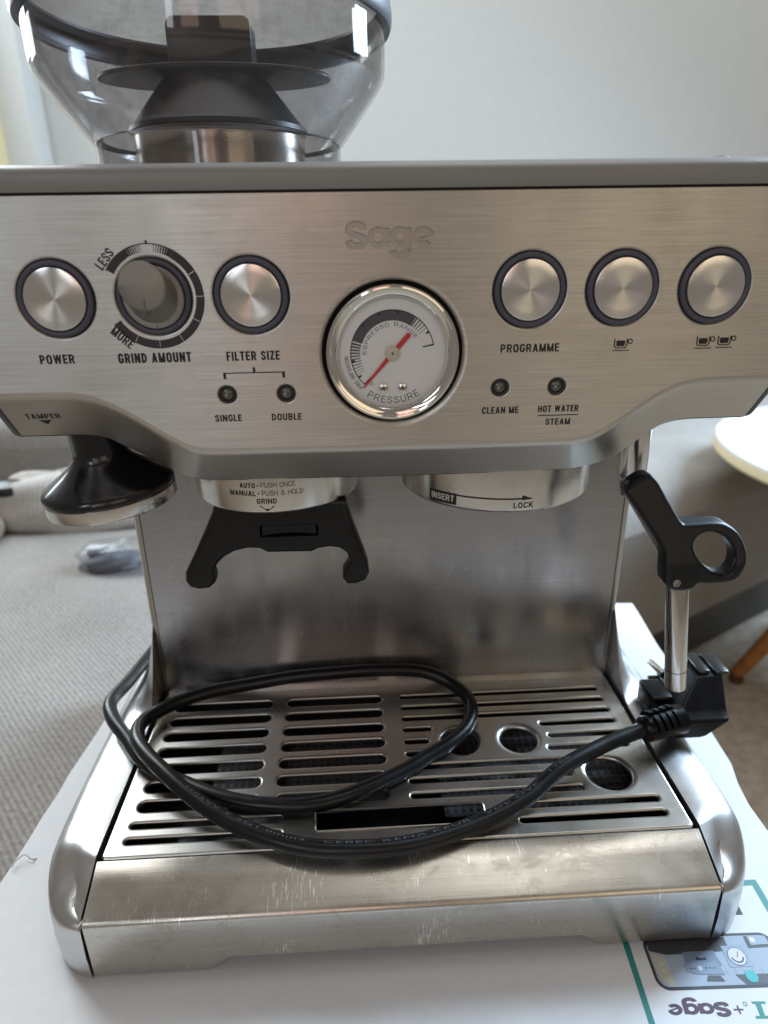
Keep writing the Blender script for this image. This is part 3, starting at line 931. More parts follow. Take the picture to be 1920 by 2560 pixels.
# head body behind the panel: underside and sides, in dark plastic
m = MB()
und = [(p[0], YB + 1.2, p[1] + 0.1) for p in bott]
m.grid([und, [(x, y + 1.0, z - 1.1) for x, y, z in und], [(x * 0.995, y + 5, z - 1.2) for x, y, z in und], [(x * 0.99, 110, z + 2) for x, y, z in und]])
m.build('head_underside', M_TRIM, MC, smooth=40)
m = MB().box((-160, 78, 222), (160, 232, 318))
m.build('head_core', M_TRIM, MC)
for s in (-1, 1):
    prof = [(0.6, ZSEAM + 1), (0.6, 252), (4.5, 245), (15.5, 231.4), (17.5, 229.6), (24, 229.0), (60, 231), (120, 236), (232, 236), (232, ZSEAM + 1)]
    x0, x1 = 161.7 * s, 166.3 * s
    MB().prism(prof, lambda y, z: (x0, y, z), lambda y, z: (x1, y + 1.2 if y < 20 else y, z + (0.8 if z < 300 else 0))).build('side_panel', M_TRIM, MC, bevel=1.2)

# ---------- top housing above the seam
prof = [(1.4, 325.2), (0.2, 325.3), (0.0, 325.8), (0.0, 330.2), (0.5, 331.8), (1.6, 333.1), (3.4, 334.1), (6.5, 334.9), (12, 335.5), (30, 336), (232, 336), (232, 325)]
rows = [[(x, y + dy, z) for y, z in prof] for x, dy in ((-160, 0), (160, 0))]
xs = [-166.3, -165.6, -163.5, -160, -100, 0, 100, 160, 163.5, 165.6, 166.3]
rows = []
for x in xs:
    e = max(0, abs(x) - 160) / 6.3
    dy = 6.0 * (1 - math.sqrt(max(0, 1 - e * e)))
    rows.append([(x, min(y + (dy if y < 40 else 0), 232), z - (0.6 * e if z > 330 else 0)) for y, z in prof])
m = MB().grid(rows)
m.fan(rows[0]); m.fan(rows[-1][::-1])
topo = m.build('top_housing', M_TOP, MC, smooth=35)
MB().box((-161, 1.6, 323.6), (161, 6, 325.8)).build('seam_gasket', M_DARK, MC)
for s, x in ((1, 141.0),):     # corner guards of the cup rail
    rows = []
    for k in range(17):
        t = k / 16
        yy = 20 + 195 * t
        rr = 7.0 * math.sqrt(max(0, 1 - (1 - min(1, t * 10)) ** 2)) + 0.3
        rows.append((x, yy, 333.0 - 0.3 + (rr - 7) * 0.6))
    rad = [7.0 * math.sqrt(max(0.01, 1 - (1 - min(1, (k / 16) * 10)) ** 2)) for k in range(17)]
    MB().tube([(x, r[1], 332.0) for r in rows], rad, 16).build('cup_rail', M_TOP, topo, smooth=60)

# ---------- buttons
def spun_button(x, z):
    e = bpy.data.objects.new('push_button', None); COL.objects.link(e); e.parent = MC
    e.location = (x * MM, 0, z * MM); e.empty_display_size = 0.005
    MB().lathe([(14.3, -4), (14.3, -0.3), (14.0, 0.5), (13.4, 0.85), (12.6, 0.75), (12.05, 0.3), (11.9, -0.6)], (0, 0, 0), 'Y', 64).build('ring', M_RING, e, smooth=50)
    MB().lathe([(11.75, -1), (11.75, 0.5), (11.5, 0.95), (11.0, 1.1), (8, 1.02), (4, 0.98), (0.02, 0.97)], (0, 0, 0), 'Y', 72).build('cap', M_SPUN, e, smooth=35)
    return e
for x in BTN:
    spun_button(x, ZB)
for x, z in LEDS:
    e = bpy.data.objects.new('indicator_light', None); COL.objects.link(e); e.parent = MC
    e.location = (x * MM, 0, z * MM); e.empty_display_size = 0.003
    MB().lathe([(3.55, -5), (3.55, -0.6), (3.3, -0.35), (2.9, -0.6), (2.7, -1.6)], (0, 0, 0), 'Y', 40).build('bezel', M_TRIM, e, smooth=50)
    MB().lathe([(2.75, -1.8), (2.4, -1.1), (1.6, -0.6), (0.02, -0.4)], (0, 0, 0), 'Y', 32).build('lens', M_LED, e, smooth=60)
    MB().lathe([(0.65, -0.6), (0.45, -0.35), (0.02, -0.3)], (-0.5, 0, -0.25), 'Y', 14).build('led_die', M_LEDCORE, e, smooth=60)

# ---------- grind dial
e = bpy.data.objects.new('grind_dial', None); COL.objects.link(e); e.parent = MC
e.location = (DIAL[0] * MM, 0, DIAL[1] * MM)
MB().lathe([(14.2, -4), (14.2, -0.3), (13.9, 0.5), (13.3, 0.85), (12.5, 0.75), (12.0, 0.3), (11.9, -0.6)], (0, 0, 0), 'Y', 64).build('ring', M_RING, e, smooth=50)
MB().lathe([(11.75, -1), (11.75, 0.6), (11.4, 1.0), (9.0, 1.05), (0.02, 1.05)], (0, 0, 0), 'Y', 64).build('base_disc', M_KNOB, e, smooth=35)
rows = []
KN = [(9.6, 1.0, 0.0), (9.35, 1.6, 0.2), (9.1, 4.0, 1.4), (8.9, 7.0, 3.7), (8.75, 9.4, 4.4), (8.55, 10.2, 4.9), (8.1, 10.5, 5.0), (0.05, 10.55, 5.0)]
for r_, h_, oz in KN:
    rows.append([(r_ * math.cos(2 * PI * k / 64) - 0.1 * h_, -h_, oz + r_ * math.sin(2 * PI * k / 64)) for k in range(64)])
MB().grid(rows, close_u=True).build('knob', M_KNOB, e, smooth=35)
MB().tube([(-1.2, -10.75, -0.6), (-1.15, -10.75, -2.9), (-1.0, -9.6, -4.2), (-0.8, -6.0, -6.2)], [0.45, 0.5, 0.5, 0.3], 10).build('pointer', M_KNOB, e, smooth=60)
MB().box((0.0, -1.12, -11.6), (0.25, -1.0, -9.9)).build('pointer_mark', M_INK, e)

# ---------- flat print on the panel
PF = lambda x, z: (x, -0.05, z)
def ptext(s, x0, x1, z0, z1):
    return label_mesh('lettering', s, x0, x1, z0, z1, PF, M_INK, panel)
ptext('POWER', -140.0, -126.5, 264.0, 267.7)
ptext('GRIND AMOUNT', -109.5, -80.8, 263.6, 267.6)
ptext('FILTER SIZE', -66.9, -45.6, 263.6, 267.3)
ptext('SINGLE', -74.2, -63.2, 238.8, 241.8)
ptext('DOUBLE', -50.8, -38.4, 238.7, 241.7)
ptext('PROGRAMME', 43.8, 68.0, 264.3, 267.7)
ptext('CLEAN ME', 37.2, 52.8, 239.0, 242.0)
ptext('HOT WATER', 61.1, 78.5, 239.1, 242.0)
ptext('STEAM', 64.7, 75.4, 233.5, 236.3)
def pflat(name, loop, mat=M_INK, lift=0.05):
    return flat(name, loop, lambda x, z: (x, -lift, z), mat, panel)
pflat('rule', [(61.2, 237.5), (78.7, 237.5), (78.7, 237.95), (61.2, 237.95)])
pflat('bracket', [(-68.9, 256.4), (-67.8, 256.4), (-67.8, 258.5), (-45.2, 258.5), (-45.2, 256.4), (-44.1, 256.4), (-44.1, 258.95), (-55.9, 258.95), (-55.9, 260.9), (-56.9, 260.9), (-56.9, 258.95), (-68.9, 258.95)])
def cup(x, z):
    w = 3.3
    body = [(x - w, z + 4.4), (x - w + 0.55, z + 4.4), (x - w + 0.55, z + 1.6), (x - w + 1.0, z + 1.0), (x + w - 1.9, z + 1.0), (x + w - 1.4, z + 1.6), (x + w - 1.4, z + 4.4), (x + w - 0.85, z + 4.4), (x + w - 0.85, z + 1.5), (x + w - 1.6, z + 0.55), (x - w + 0.8, z + 0.55), (x - w, z + 1.5)]
    pflat('cup_symbol', body)
    pflat('cup_symbol', [(x - w + 1.0, z + 3.7), (x + w - 1.9, z + 3.7), (x + w - 1.9, z + 1.9), (x + w - 2.3, z + 1.4), (x - w + 1.4, z + 1.4), (x - w + 1.0, z + 1.9)])
    v2, f2 = plate(circle2(x + w + 0.15, z + 3.3, 1.1, 20), [circle2(x + w + 0.15, z + 3.3, 0.65, 16)])
    obj('cup_symbol', [(a, -0.05, c) for a, c in v2], f2, M_INK, panel)
    pflat('cup_symbol', [(x - w - 0.3, z - 0.5), (x + w + 0.0, z - 0.5), (x + w + 0.0, z - 0.1), (x - w - 0.3, z - 0.1)])
cup(93.9, 264.4); cup(128.4, 264.6); cup(137.3, 264.7)
# grind scale
def sector(c, r0, r1, a0, a1, n=24):
    return arc(c[0], c[1], r1, r1, a0, a1, n) + arc(c[0], c[1], r0, r0, a1, a0, n)
for a0, a1 in ((148, 119.6), (60.0, 29.4), (28.6, 0.4), (-0.4, -29.4), (-30.2, -60.2), (-60.9, -89.7), (-90.3, -119), (-119.7, -149)):
    pflat('grind_scale', sector(DIAL, 16.15, 18.95, a0, a1), M_INKSOFT)
pflat('grind_scale', sector(DIAL, 18.95, 19.35, 149, -149.5, 90))
pflat('grind_scale', sector(DIAL, 19.35, 20.3, 91.3, 88.7, 4))
for s in (1, -1):
    for k in range(8):
        a = 90 + s * (8.0 + k * 2.9)
        w = 0.35 + 0.17 * k
        pflat('grind_tick', sector(DIAL, 16.3, 18.95, a - w, a + w, 3), M_INKSOFT)
def ang_text(s, c, ang_, w, h):
    v2, f2 = caps2d(s, w / h); v2 = fit(v2, -w / 2, w / 2, -h / 2, h / 2)
    ca, sa = math.cos(math.radians(ang_)), math.sin(math.radians(ang_))
    obj('lettering', [(c[0] + x * ca - z * sa, -0.05, c[1] + x * sa + z * ca) for x, z in v2], f2, M_INK, panel)
ang_text('LESS', (-108.5, 302.5), 47, 8.3, 3.7)
ang_text('MORE', (-106.4, 273.6), -43, 9.4, 3.7)
# tamper mark on the folded lip
LD = Vector((0, YB, -19.4)).normalized(); LN = Vector((0, -19.4, -YB)).normalized()
def lipmap(x, t):
    p = Vector((x, 0, 250.6)) + LD * t + LN * 0.06
    return tuple(p)
label_mesh('lettering', 'TAMPER', -154.0, -139.6, -13.2, -9.9, lambda x, t: lipmap(x, -t), M_INK, panel, 0.21)
flat('arrow_mark', [(-149.8, 14.2), (-144.2, 14.2), (-147.0, 17.2)], lipmap, M_INK, panel)

# ---------- pressure gauge
gz = bpy.data.objects.new('pressure_gauge', None); COL.objects.link(gz); gz.parent = MC
gz.location = (GAUGE[0] * MM, 0, GAUGE[1] * MM)
MB().lathe([(30, -9), (28.5, -9), (26, -9)], (0, 0, 0), 'Y', 72).build('well', M_DARK, gz, smooth=40)
MB().lathe([(26.9, -9), (26.9, 0.6), (26.7, 1.5), (26.2, 2.1), (25.6, 2.3), (25.1, 2.1), (24.9, 1.7), (24.6, 1.6), (23.6, 1.3), (22.6, 0.6), (22.05, -0.3), (21.95, -1.6)], (0, 0, 0), 'Y', 96).build('bezel', M_CHROME, gz, smooth=28)
MB().lathe([(22.4, -1.6), (0.02, -1.6)], (0, 0, 0), 'Y', 72).build('dial_face', M_DIAL, gz)
MB().lathe([(22.0, -0.35), (0.02, -0.3)], (0, 0, 0), 'Y', 72).build('glass', M_GLASS, gz)
GF = lambda x, z: (x, 1.53, z)
def gflat(name, loop, mat):
    return flat(name, loop, GF, mat, gz)
O = (0.0, 0.0)
gflat('scale_band', sector(O, 12.9, 16.8, 162, 55.5, 60), M_DIALGREY)
gflat('scale_line', sector(O, 16.8, 17.2, 227, 9.5, 110), M_INK)
for k in range(5):
    a = 53.6 - k * 4.6; w = 1.15 - 0.2 * k
    gflat('scale_tick', sector(O, 13.0, 16.8, a + w, a - w, 3), M_DIALGREY)
for k in range(12):
    a = 165.5 + k * 4.4; w = 1.5 - 0.12 * k
    gflat('scale_tick', sector(O, 13.1 if k < 11 else 14.6, 16.8, a + w, a - w, 3), M_DIALGREY)
gflat('scale_tick', sector(O, 12.6, 17.2, 11.6, 9.4, 4), M_INK)
gflat('scale_tick', sector(O, 12.9, 17.2, 227.2, 225.8, 4), M_INK)
for a in (29, 82, 109, 136, 190, 214):
    flat('scale_tick', sector(O, 15.6, 16.9, a + 1.4, a - 1.4, 3), lambda x, z: (x, 1.50, z), M_INK, gz)
def arc_text(s, r, a0, a1, h, mat, inner=False, weight=0.13):
    """text along an arc; tops outward, or inward for the lower arc"""
    v2, f2 = caps2d(s, abs(math.radians(a1 - a0)) * r / h, weight, 0.2)
    v2 = fit(v2, 0, 1, 0, h)
    out = []
    for x, z in v2:
        a = math.radians(a0 + (a1 - a0) * x); rr = r - z if inner else r + z
        out.append((rr * math.cos(a), 1.53, rr * math.sin(a)))
    obj('lettering', out, f2, mat, gz)
arc_text('ESPRESSO RANGE', 10.6, 181, 32, 1.6, M_INKSOFT)
arc_text('PRE-INFUSION', 18.0, 227, 183, 1.7, M_INK)
arc_text('PRESSURE', 20.6, 238, 303, 2.9, M_INK, True, 0.115)
# needle
t0 = Vector((-12.1, -13.7)); t1 = Vector((6.7, 7.3)); dn = (t1 - t0).normalized(); nn = Vector((-dn.y, dn.x))
nl = [t0 - nn * 0.28, t0 + nn * 0.28, nn * 0.95, t1 + nn * 1.0, t1 + dn * 0.5 + nn * 0.5, t1 + dn * 0.5 - nn * 0.5, t1 - nn * 1.0, -nn * 0.95]
MB().prism([tuple(p) for p in nl], lambda x, z: (x, 1.1, z), lambda x, z: (x, 0.95, z)).build('needle', M_RED, gz)
MB().lathe([(2.95, -1.2), (2.95, -0.75), (2.7, -0.55), (0.5, -0.52), (0.5, -0.8), (0.02, -0.8)], (0, 0, 0), 'Y', 40).build('hub', M_HUB, gz, smooth=40)
MB().lathe([(0.48, -0.53), (0.02, -0.52)], (0, 0, 0), 'Y', 14).build('hub_hole', M_INK, gz)
for x in (-3.9, 4.0):
    sc = MB().lathe([(1.9, -1.55), (1.8, -1.0), (1.3, -0.75), (0.02, -0.72)], (x, 0, -14.2), 'Y', 28).build('screw', M_CHROME, gz, smooth=50)
    for k in range(2):
        a = 0.6 + k * PI / 2
        q = [(x + 1.1 * math.cos(a) + 0.22 * math.sin(a), -14.2 + 1.1 * math.sin(a) - 0.22 * math.cos(a)), (x + 1.1 * math.cos(a) - 0.22 * math.sin(a), -14.2 + 1.1 * math.sin(a) + 0.22 * math.cos(a)),
             (x - 1.1 * math.cos(a) - 0.22 * math.sin(a), -14.2 - 1.1 * math.sin(a) + 0.22 * math.cos(a)), (x - 1.1 * math.cos(a) + 0.22 * math.sin(a), -14.2 - 1.1 * math.sin(a) - 0.22 * math.cos(a))]
        o = flat('slot', q, lambda a_, c_: (a_, 0.69 - 0.01 * k, c_), M_INK, sc)
MB().lathe([(0.75, -1.6), (0.75, -0.7), (0.5, -0.5), (0.02, -0.5)], (-9.0, 0, -12.0), 'Y', 18).build('stop_pin', M_HUB, gz, smooth=50)

# ---------- column and backsplash
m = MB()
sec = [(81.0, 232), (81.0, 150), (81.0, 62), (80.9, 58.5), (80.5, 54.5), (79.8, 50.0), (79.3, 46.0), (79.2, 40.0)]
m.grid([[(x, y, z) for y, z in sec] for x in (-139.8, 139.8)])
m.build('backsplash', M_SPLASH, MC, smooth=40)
for s in (-1, 1):
    prof = []
    for k in range(9):
        a = PI / 2 * k / 8
        prof.append((s * (140.1 + 4.2 * math.sin(a)), 84.6 - 4.2 * math.cos(a)))
    rows = [[(x, y, z) for x, y in prof + [(s * 144.3, 235)]] for z in (42, 232)]
    MB().grid(rows).build('column_edge', M_EDGE, MC, smooth=40)
MB().box((-144, 90, 0.6), (144, 236, 230)).build('column_core', M_TRIM, MC)

# ---------- base side caps
def smooth01(t):
    t = max(0, min(1, t)); return t * t * (3 - 2 * t)
def side_cap(s):
    plan = [(143.5, -67.2), (150.5, -64.8), (157.0, -60.6), (162.6, -54.0), (166.6, -45.0), (169.2, -34), (170.4, -20), (170.8, 0), (170.6, 40), (170, 80), (169, 130), (168, 190), (168, 236)]
    plan = [tuple(p)[:2] for p in catmull([(x, y, 0) for x, y in plan], 6)]
    inner_y = []
    tot = [0]
    for i in range(1, len(plan)):
        tot.append(tot[-1] + math.hypot(plan[i][0] - plan[i - 1][0], plan[i][1] - plan[i - 1][1]))
    rows = []
    for i, (x, y) in enumerate(plan):
        a = plan[max(i - 1, 0)]; c = plan[min(i + 1, len(plan) - 1)]
        tx, ty = c[0] - a[0], c[1] - a[1]; ln = math.hypot(tx, ty)
        nx, ny = ty / ln, -tx / ln            # outward
        yi = max(-67.2, min(y - 2, y)) if y > -30 else -67.2 + (y + 67.2) * 0.93
        H = 44.6 if y > -30 else 44.6 - 11.4 * smooth01((-30 - y) / 38) ** 1.0
        Hi = 44.2 if yi > -40 else 44.2 - 10.6 * ((-40 - yi) / 27.2)
        Hi += 58 * smooth01((y - 38) / 56) ** 2.0
        r_ = 13.0 * (0.35 + 0.65 * smooth01((i - 2) / 16))
        row = [(x, y, 0.0), (x, y, 1.0)]
        base = H - r_
        row.append((x + 0.5 * nx, y + 0.5 * ny, base * 0.5)); row.append((x, y, base))
        for k in range(1, 8):
            t = PI / 2 * k / 7
            row.append((x - nx * r_ * (1 - math.cos(t)), y - ny * r_ * (1 - math.cos(t)), base + r_ * math.sin(t)))
        lx, ly, lz = row[-1]
        for k in (0.25, 0.5, 0.75, 0.9, 1.0):
            zz = lz + (Hi - lz) * (k if Hi < lz + 5 else k ** 1.5)
            row.append((lx + (143.5 - lx) * k, ly + (yi - ly) * k, zz + (0.5 * math.sin(PI * k) if Hi < lz + 5 else 0)))
        row.append((143.5, yi, 0.0))
        rows.append([(s * p[0], p[1], p[2]) for p in row])
    mb = MB().grid(rows)
    return mb.build('side_cap', M_CAP, MC, smooth=45)
for s in (-1, 1):
    side_cap(s)

# ---------- drip tray
dt = bpy.data.objects.new('drip_tray', None); COL.objects.link(dt); dt.parent = MC
XT = 142.6
# front apron: slanted face, fold, upright face with a raised middle
YF = -66.7
foot = [(-XT, 0.3), (-91.5, 0.3), (-90, 0.6), (-88, 1.8), (-83, 6.0), (-81, 7.0), (-78.5, 7.3), (0, 7.2), (78.5, 7.3), (81, 7.0), (83, 6.0), (88, 1.8), (90, 0.6), (91.5, 0.3), (XT, 0.3)]
fx = []
for i in range(len(foot) - 1):
    n_ = 6 if foot[i + 1][0] - foot[i][0] > 20 else 1
    for k in range(n_):
        t = k / n_
        fx.append((foot[i][0] + (foot[i + 1][0] - foot[i][0]) * t, foot[i][1] + (foot[i + 1][1] - foot[i][1]) * t))
fx.append(foot[-1])
sec = [(-41.6, 36.5), (-41.7, 41.8), (-42.0, 42.6), (-42.8, 42.7)]
fold = Vector((YF, 33.3)); up_ = (Vector((-42.8, 42.7)) - fold).normalized()
sec += [tuple(fold + up_ * 16), tuple(fold + up_ * 8)]
A = fold + up_ * 2.4; Cc = fold + Vector((0, -2.4))
for k in range(7):
    t = k / 6
    sec.append(tuple(A * (1 - t) ** 2 + fold * 2 * t * (1 - t) + Cc * t * t))
sec += [(YF, 22), (YF, 12)]
rows = [[(x, y, z) for y, z in sec] + [(x, YF, zf + 0.8), (x, YF + 0.5, zf), (x, YF + 2.5, zf)] for x, zf in fx]
m = MB().grid(rows)
m.build('apron', M_FRONT, dt, smooth=30)
# slotted plate
A_ROWS = [66.2, 53.3, 40.4, 27.6, 14.7, 2.1, -10.6]
slots = []
for y in A_ROWS:
    slots.append((-132.6, -72.6, y, 7.2)); slots.append((-64.0, -5.2, y, 7.2))
slots += [(-133, -58.6, -22.6, 3.6), (-133.2, -58.6, -31.7, 3.6)]
for y in (67.0, 56.7, 46.7):
    slots.append((6.0, 132.0, y, 3.7))
slots += [(6, 22.6, 37.2, 3.7), (86.6, 132, 37.0, 3.7), (6, 20, 27.1, 3.7), (89, 132.2, 26.8, 3.7), (6, 18.6, 17.3, 3.7), (86, 132.0, 17.1, 3.7), (6, 97, 7.3, 3.7), (6, 94, -2.5, 3.7), (6, 97, -12.7, 3.7), (58.2, 132, -22.4, 3.7), (58.2, 132, -31.5, 3.7)]
rounds = [(37.6, 25.8, 10.4), (71.3, 25.2, 10.4), (113.2, -3.6, 11.6)]
rect = roundrect(-41.6, 41.2, -31.8, -20.2, 1.6)
ZT = 43.0
LIP = 1.5
def grow(kind, p, d):
    if kind == 's':
        return stadium(p[0] - d, p[1] + d, p[2], p[3] + 2 * d)
    if kind == 'c':
        return circle2(p[0], p[1], p[2] + d, 40)
    return roundrect(-41.6 - d, 41.2 + d, -31.8 - d, -20.2 + d, 1.6 + d)
open_ = [('s', p) for p in slots] + [('c', p) for p in rounds] + [('r', None)]
def lipw(k, p):
    return 3.2 if k == 'c' else (1.5 if k == 's' else 1.4)
plate_out = roundrect(-141.8, 141.8, -40.9, 80.6, 2.0)
inner_out = [(x * 0.990, (y - 20) * 0.982 + 20) for x, y in plate_out]
v, f = plate(inner_out, [grow(k, p, lipw(k, p)) for k, p in open_])
m = MB().add([(x, y, ZT) for x, y in v], f)
gp = m.build('slotted_plate', M_GRID, dt)
# rolled border
rows = []
for t in range(6):
    q = PI / 2 * t / 5
    rows.append([(a[0] + (b_[0] - a[0]) * math.sin(q), a[1] + (b_[1] - a[1]) * math.sin(q), ZT - 1.2 * (1 - math.cos(q))) for a, b_ in zip(inner_out, plate_out)])
rows.append([(x, y, ZT - 6) for x, y in plate_out])
MB().grid(rows, close_u=True).build('plate_border', M_GRID, gp, smooth=40)
for k, p in open_:
    w = lipw(k, p)
    deep = {'s': 1.0, 'c': 2.0, 'r': -0.9}[k]
    rows = []
    for t in range(7):
        q = PI / 2 * t / 6
        d = w * (1 - math.sin(q))
        rows.append([(x, y, ZT - deep * (1 - math.cos(q))) for x, y in grow(k, p, d)])
    if k == 'r':
        rows = [[(x, y, ZT + 0.9 * math.sin(PI * min(1, t / 4.0) * 0.5) * (1 if t < 5 else 0.3)) for x, y in grow(k, p, w * (1 - t / 6))] for t in range(7)]
    last = rows[-1]
    rows.append([(x, y, z - 0.5) for x, y, z in last])
    MB().grid(rows, close_u=True).build('slot_rim' if k == 's' else ('hole_rim' if k == 'c' else 'handle_rim'), M_GRID, gp, smooth=50)
# below the plate
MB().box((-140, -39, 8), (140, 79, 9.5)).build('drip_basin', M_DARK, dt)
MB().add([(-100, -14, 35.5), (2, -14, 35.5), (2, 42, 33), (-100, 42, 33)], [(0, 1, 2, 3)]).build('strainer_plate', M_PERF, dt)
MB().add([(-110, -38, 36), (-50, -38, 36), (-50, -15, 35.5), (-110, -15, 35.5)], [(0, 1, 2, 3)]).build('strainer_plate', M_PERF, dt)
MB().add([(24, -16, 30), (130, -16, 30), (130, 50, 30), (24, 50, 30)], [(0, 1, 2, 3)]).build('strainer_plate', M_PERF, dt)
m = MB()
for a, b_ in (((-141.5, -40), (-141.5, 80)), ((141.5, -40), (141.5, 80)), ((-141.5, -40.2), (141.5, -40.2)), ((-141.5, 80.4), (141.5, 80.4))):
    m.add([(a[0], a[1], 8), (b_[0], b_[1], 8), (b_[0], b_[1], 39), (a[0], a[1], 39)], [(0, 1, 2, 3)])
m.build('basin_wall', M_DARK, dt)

# ---------- grinder outlet, group head and their lettering
def shroud(name, cx, cy, r, zb, zt):
    prof = [(r - 6, zb + 1.0), (r - 2.2, zb + 0.4), (r - 0.9, zb + 0.2), (r - 0.3, zb + 0.7), (r, zb + 1.6), (r, zt)]
    o = MB().lathe(prof, (cx, cy, 0), 'Z', 96).build(name, M_RINGSTEEL, MC, smooth=40)
    MB().lathe([(r - 2, zb + 1.2), (r - 4, zb + 6), (0.05, zb + 6)], (cx, cy, 0), 'Z', 48).build('throat', M_DARK, o, smooth=40)
    return o
GR = (-57.0, 58.0, 41.5); GH = (58.0, 66.0, 50.0)
grd = shroud('grinder_outlet', *GR, 190.0, 212.0)
grp = shroud('group_head', *GH, 186.6, 212.0)
def cylmap(c, lift=0.06):
    cx, cy, r = c
    def fm(a, z):
        q = math.radians(a)
        return (cx + (r + lift) * math.sin(q), cy - (r + lift) * math.cos(q), z)
    return fm
gm = cylmap(GR); hm = cylmap(GH)
def ctext(s, a0, a1, z0, z1, fm, mat, par, weight=0.19):
    return label_mesh('lettering', s, a0, a1, z0, z1, fm, mat, par, weight, 0.75 if par is grd else 0.87)
ctext('AUTO', -19.0, -8.6, 202.9, 205.4, gm, M_INK, grd, 0.22)
flat('dot', circle2(-6.9, 204.2, 0.55, 12, 0.4), gm, M_INK, grd)
ctext('PUSH ONCE', -5.0, 17.2, 203.2, 205.6, gm, M_INK, grd, 0.125)
ctext('MANUAL', -26.4, -8.6, 199.0, 201.5, gm, M_INK, grd, 0.22)
flat('dot', circle2(-6.7, 200.3, 0.55, 12, 0.4), gm, M_INK, grd)
ctext('PUSH & HOLD', -4.6, 22.0, 199.2, 201.7, gm, M_INK, grd, 0.125)
ctext('GRIND', -8.4, 4.6, 195.2, 197.8, gm, M_INK, grd, 0.22)
flat('arrow_mark', [(-7.0, 194.2), (3.4, 194.1), (-1.8, 191.4)], gm, M_INK, grd)
hm0 = cylmap(GH, 0.05); hm1 = cylmap(GH, 0.12)
def dense(x0, x1, z0, z1, n=14):
    return [(x0 + (x1 - x0) * k / n, z0) for k in range(n + 1)] + [(x1 - (x1 - x0) * k / n, z1) for k in range(n + 1)]
flat('label_patch', dense(-50.0, -32.2, 188.6, 194.4), hm0, M_INK, grp)
ctext('INSERT', -48.4, -33.6, 189.9, 193.2, hm1, M_PALEINK, grp, 0.19)
flat('arrow_shaft', dense(-32.2, 6.0, 193.3, 194.1, 24), hm0, M_INK, grp)
flat('arrow_head', [(4.0, 192.9), (10.5, 193.4), (4.0, 195.4)], hm1, M_INK, grp)
ctext('LOCK', -0.6, 10.6, 188.9, 191.9, hm0, M_INK, grp, 0.2)

# ---------- portafilter cradle
out_l = [(-86.0, 191), (-87.5, 186), (-92.4, 176.0), (-99.8, 162.0), (-104.4, 154.0), (-105.2, 149.2), (-103.2, 145.3), (-98.5, 143.7), (-93.4, 144.4), (-90.2, 147.2), (-89.8, 150.4), (-90.6, 153.4), (-88.2, 157.6), (-84.2, 161.6), (-78.6, 164.6), (-72.0, 166.0), (-66, 165.6), (-62.2, 163.2)]
out_r = [(-40.2, 162.8), (-37.0, 164.4), (-31, 165.2), (-26.0, 164.3), (-22.6, 161.6), (-21.4, 157.8), (-22.6, 154.4), (-25.0, 150.8), (-25.2, 147.2), (-22.8, 143.5), (-18.0, 143.6), (-13.6, 145.4), (-11.4, 149.6), (-12.0, 155), (-14.4, 163.2), (-18.6, 176.0), (-21.4, 187), (-22.2, 191)]
cr = out_l + out_r
def shrink(lp, d):
    n = len(lp); o = []
    for i in range(n):
        a = Vector(lp[i - 1]); b_ = Vector(lp[(i + 1) % n]); t = (b_ - a).normalized()
        o.append(tuple(Vector(lp[i]) + Vector((-t.y, t.x)) * d))
    return o
area = sum(cr[i][0] * cr[(i + 1) % len(cr)][1] - cr[(i + 1) % len(cr)][0] * cr[i][1] for i in range(len(cr)))
sg = 1 if area > 0 else -1
slot_h = roundrect(-65.0, -36.2, 172.2, 178.6, 0.8)
YC = 30.0
rows = []
for t in range(6):
    q = PI / 2 * t / 5
    rows.append([(x, YC + 3.2 * (1 - math.sin(q)), z) for x, z in shrink(cr, sg * 2.6 * (1 - math.cos(q)))][::1])
rows = rows[::-1]
front2 = shrink(cr, sg * 2.6)
m = MB()
m.grid([[(x, YC + 9, z) for x, z in cr]] + [[(x, YC + 2.6 * (1 - math.sin(PI / 2 * t / 5)), z) for x, z in shrink(cr, sg * 2.6 * (1 - math.cos(PI / 2 * t / 5)))] for t in range(6)], close_u=True)
v, f = plate(front2, [slot_h])
m.add([(x, YC, z) for x, z in v], f)
m.grid([[(x, YC, z) for x, z in slot_h], [(x, YC + 2.5, z) for x, z in slot_h]], close_u=True)
v, f = plate(cr, [])
m.add([(x, YC + 9, z) for x, z in v], f)
crd = m.build('portafilter_cradle', M_BLACK, MC, smooth=40)
ins = [(-63.9, 178.2), (-37.3, 178.2), (-37.3, 173.1), (-44, 174.0), (-50.6, 174.3), (-57, 174.0), (-63.9, 173.1)]
MB().prism(ins, lambda x, z: (x, YC + 2.4, z), lambda x, z: (x, YC + 0.3, z)).build('switch_tab', M_BLACK, crd)

# ---------- steam wand
sw = bpy.data.objects.new('steam_wand', None); COL.objects.link(sw); sw.parent = MC
MB().lathe([(7.0, 240), (7.0, 196.5), (6.6, 195.6), (6.2, 195.2), (6.2, 193.5), (5.2, 190), (4.6, 186)], (122.4, 38.0, 0), 'Z', 40).build('swivel_collar', M_TUBE, sw, smooth=35)
T1 = Vector((133.0, -4.5, 151.9)); T2 = Vector((139.4, -6.5, 98.6))
Tt = (T1 - T2).normalized()
MB().tube([tuple(Vector((122.4, 38, 190))), tuple(Vector((124.5, 25, 184))), tuple(T1 + Vector((-1, 4, 14))), tuple(T1), tuple(T2 + Tt * 1.5), tuple(T2 + Tt * 0.4), tuple(T2)], [4.6, 4.6, 4.9, 5.1, 5.1, 4.8, 4.2], 28).build('tube', M_TUBE, sw, smooth=40)
MB().tube([tuple(T2 + Tt * 11.0), tuple(T2 + Tt * 11.4)], [5.14, 5.14], 28, False).build('tip_joint', M_TRIM, sw)
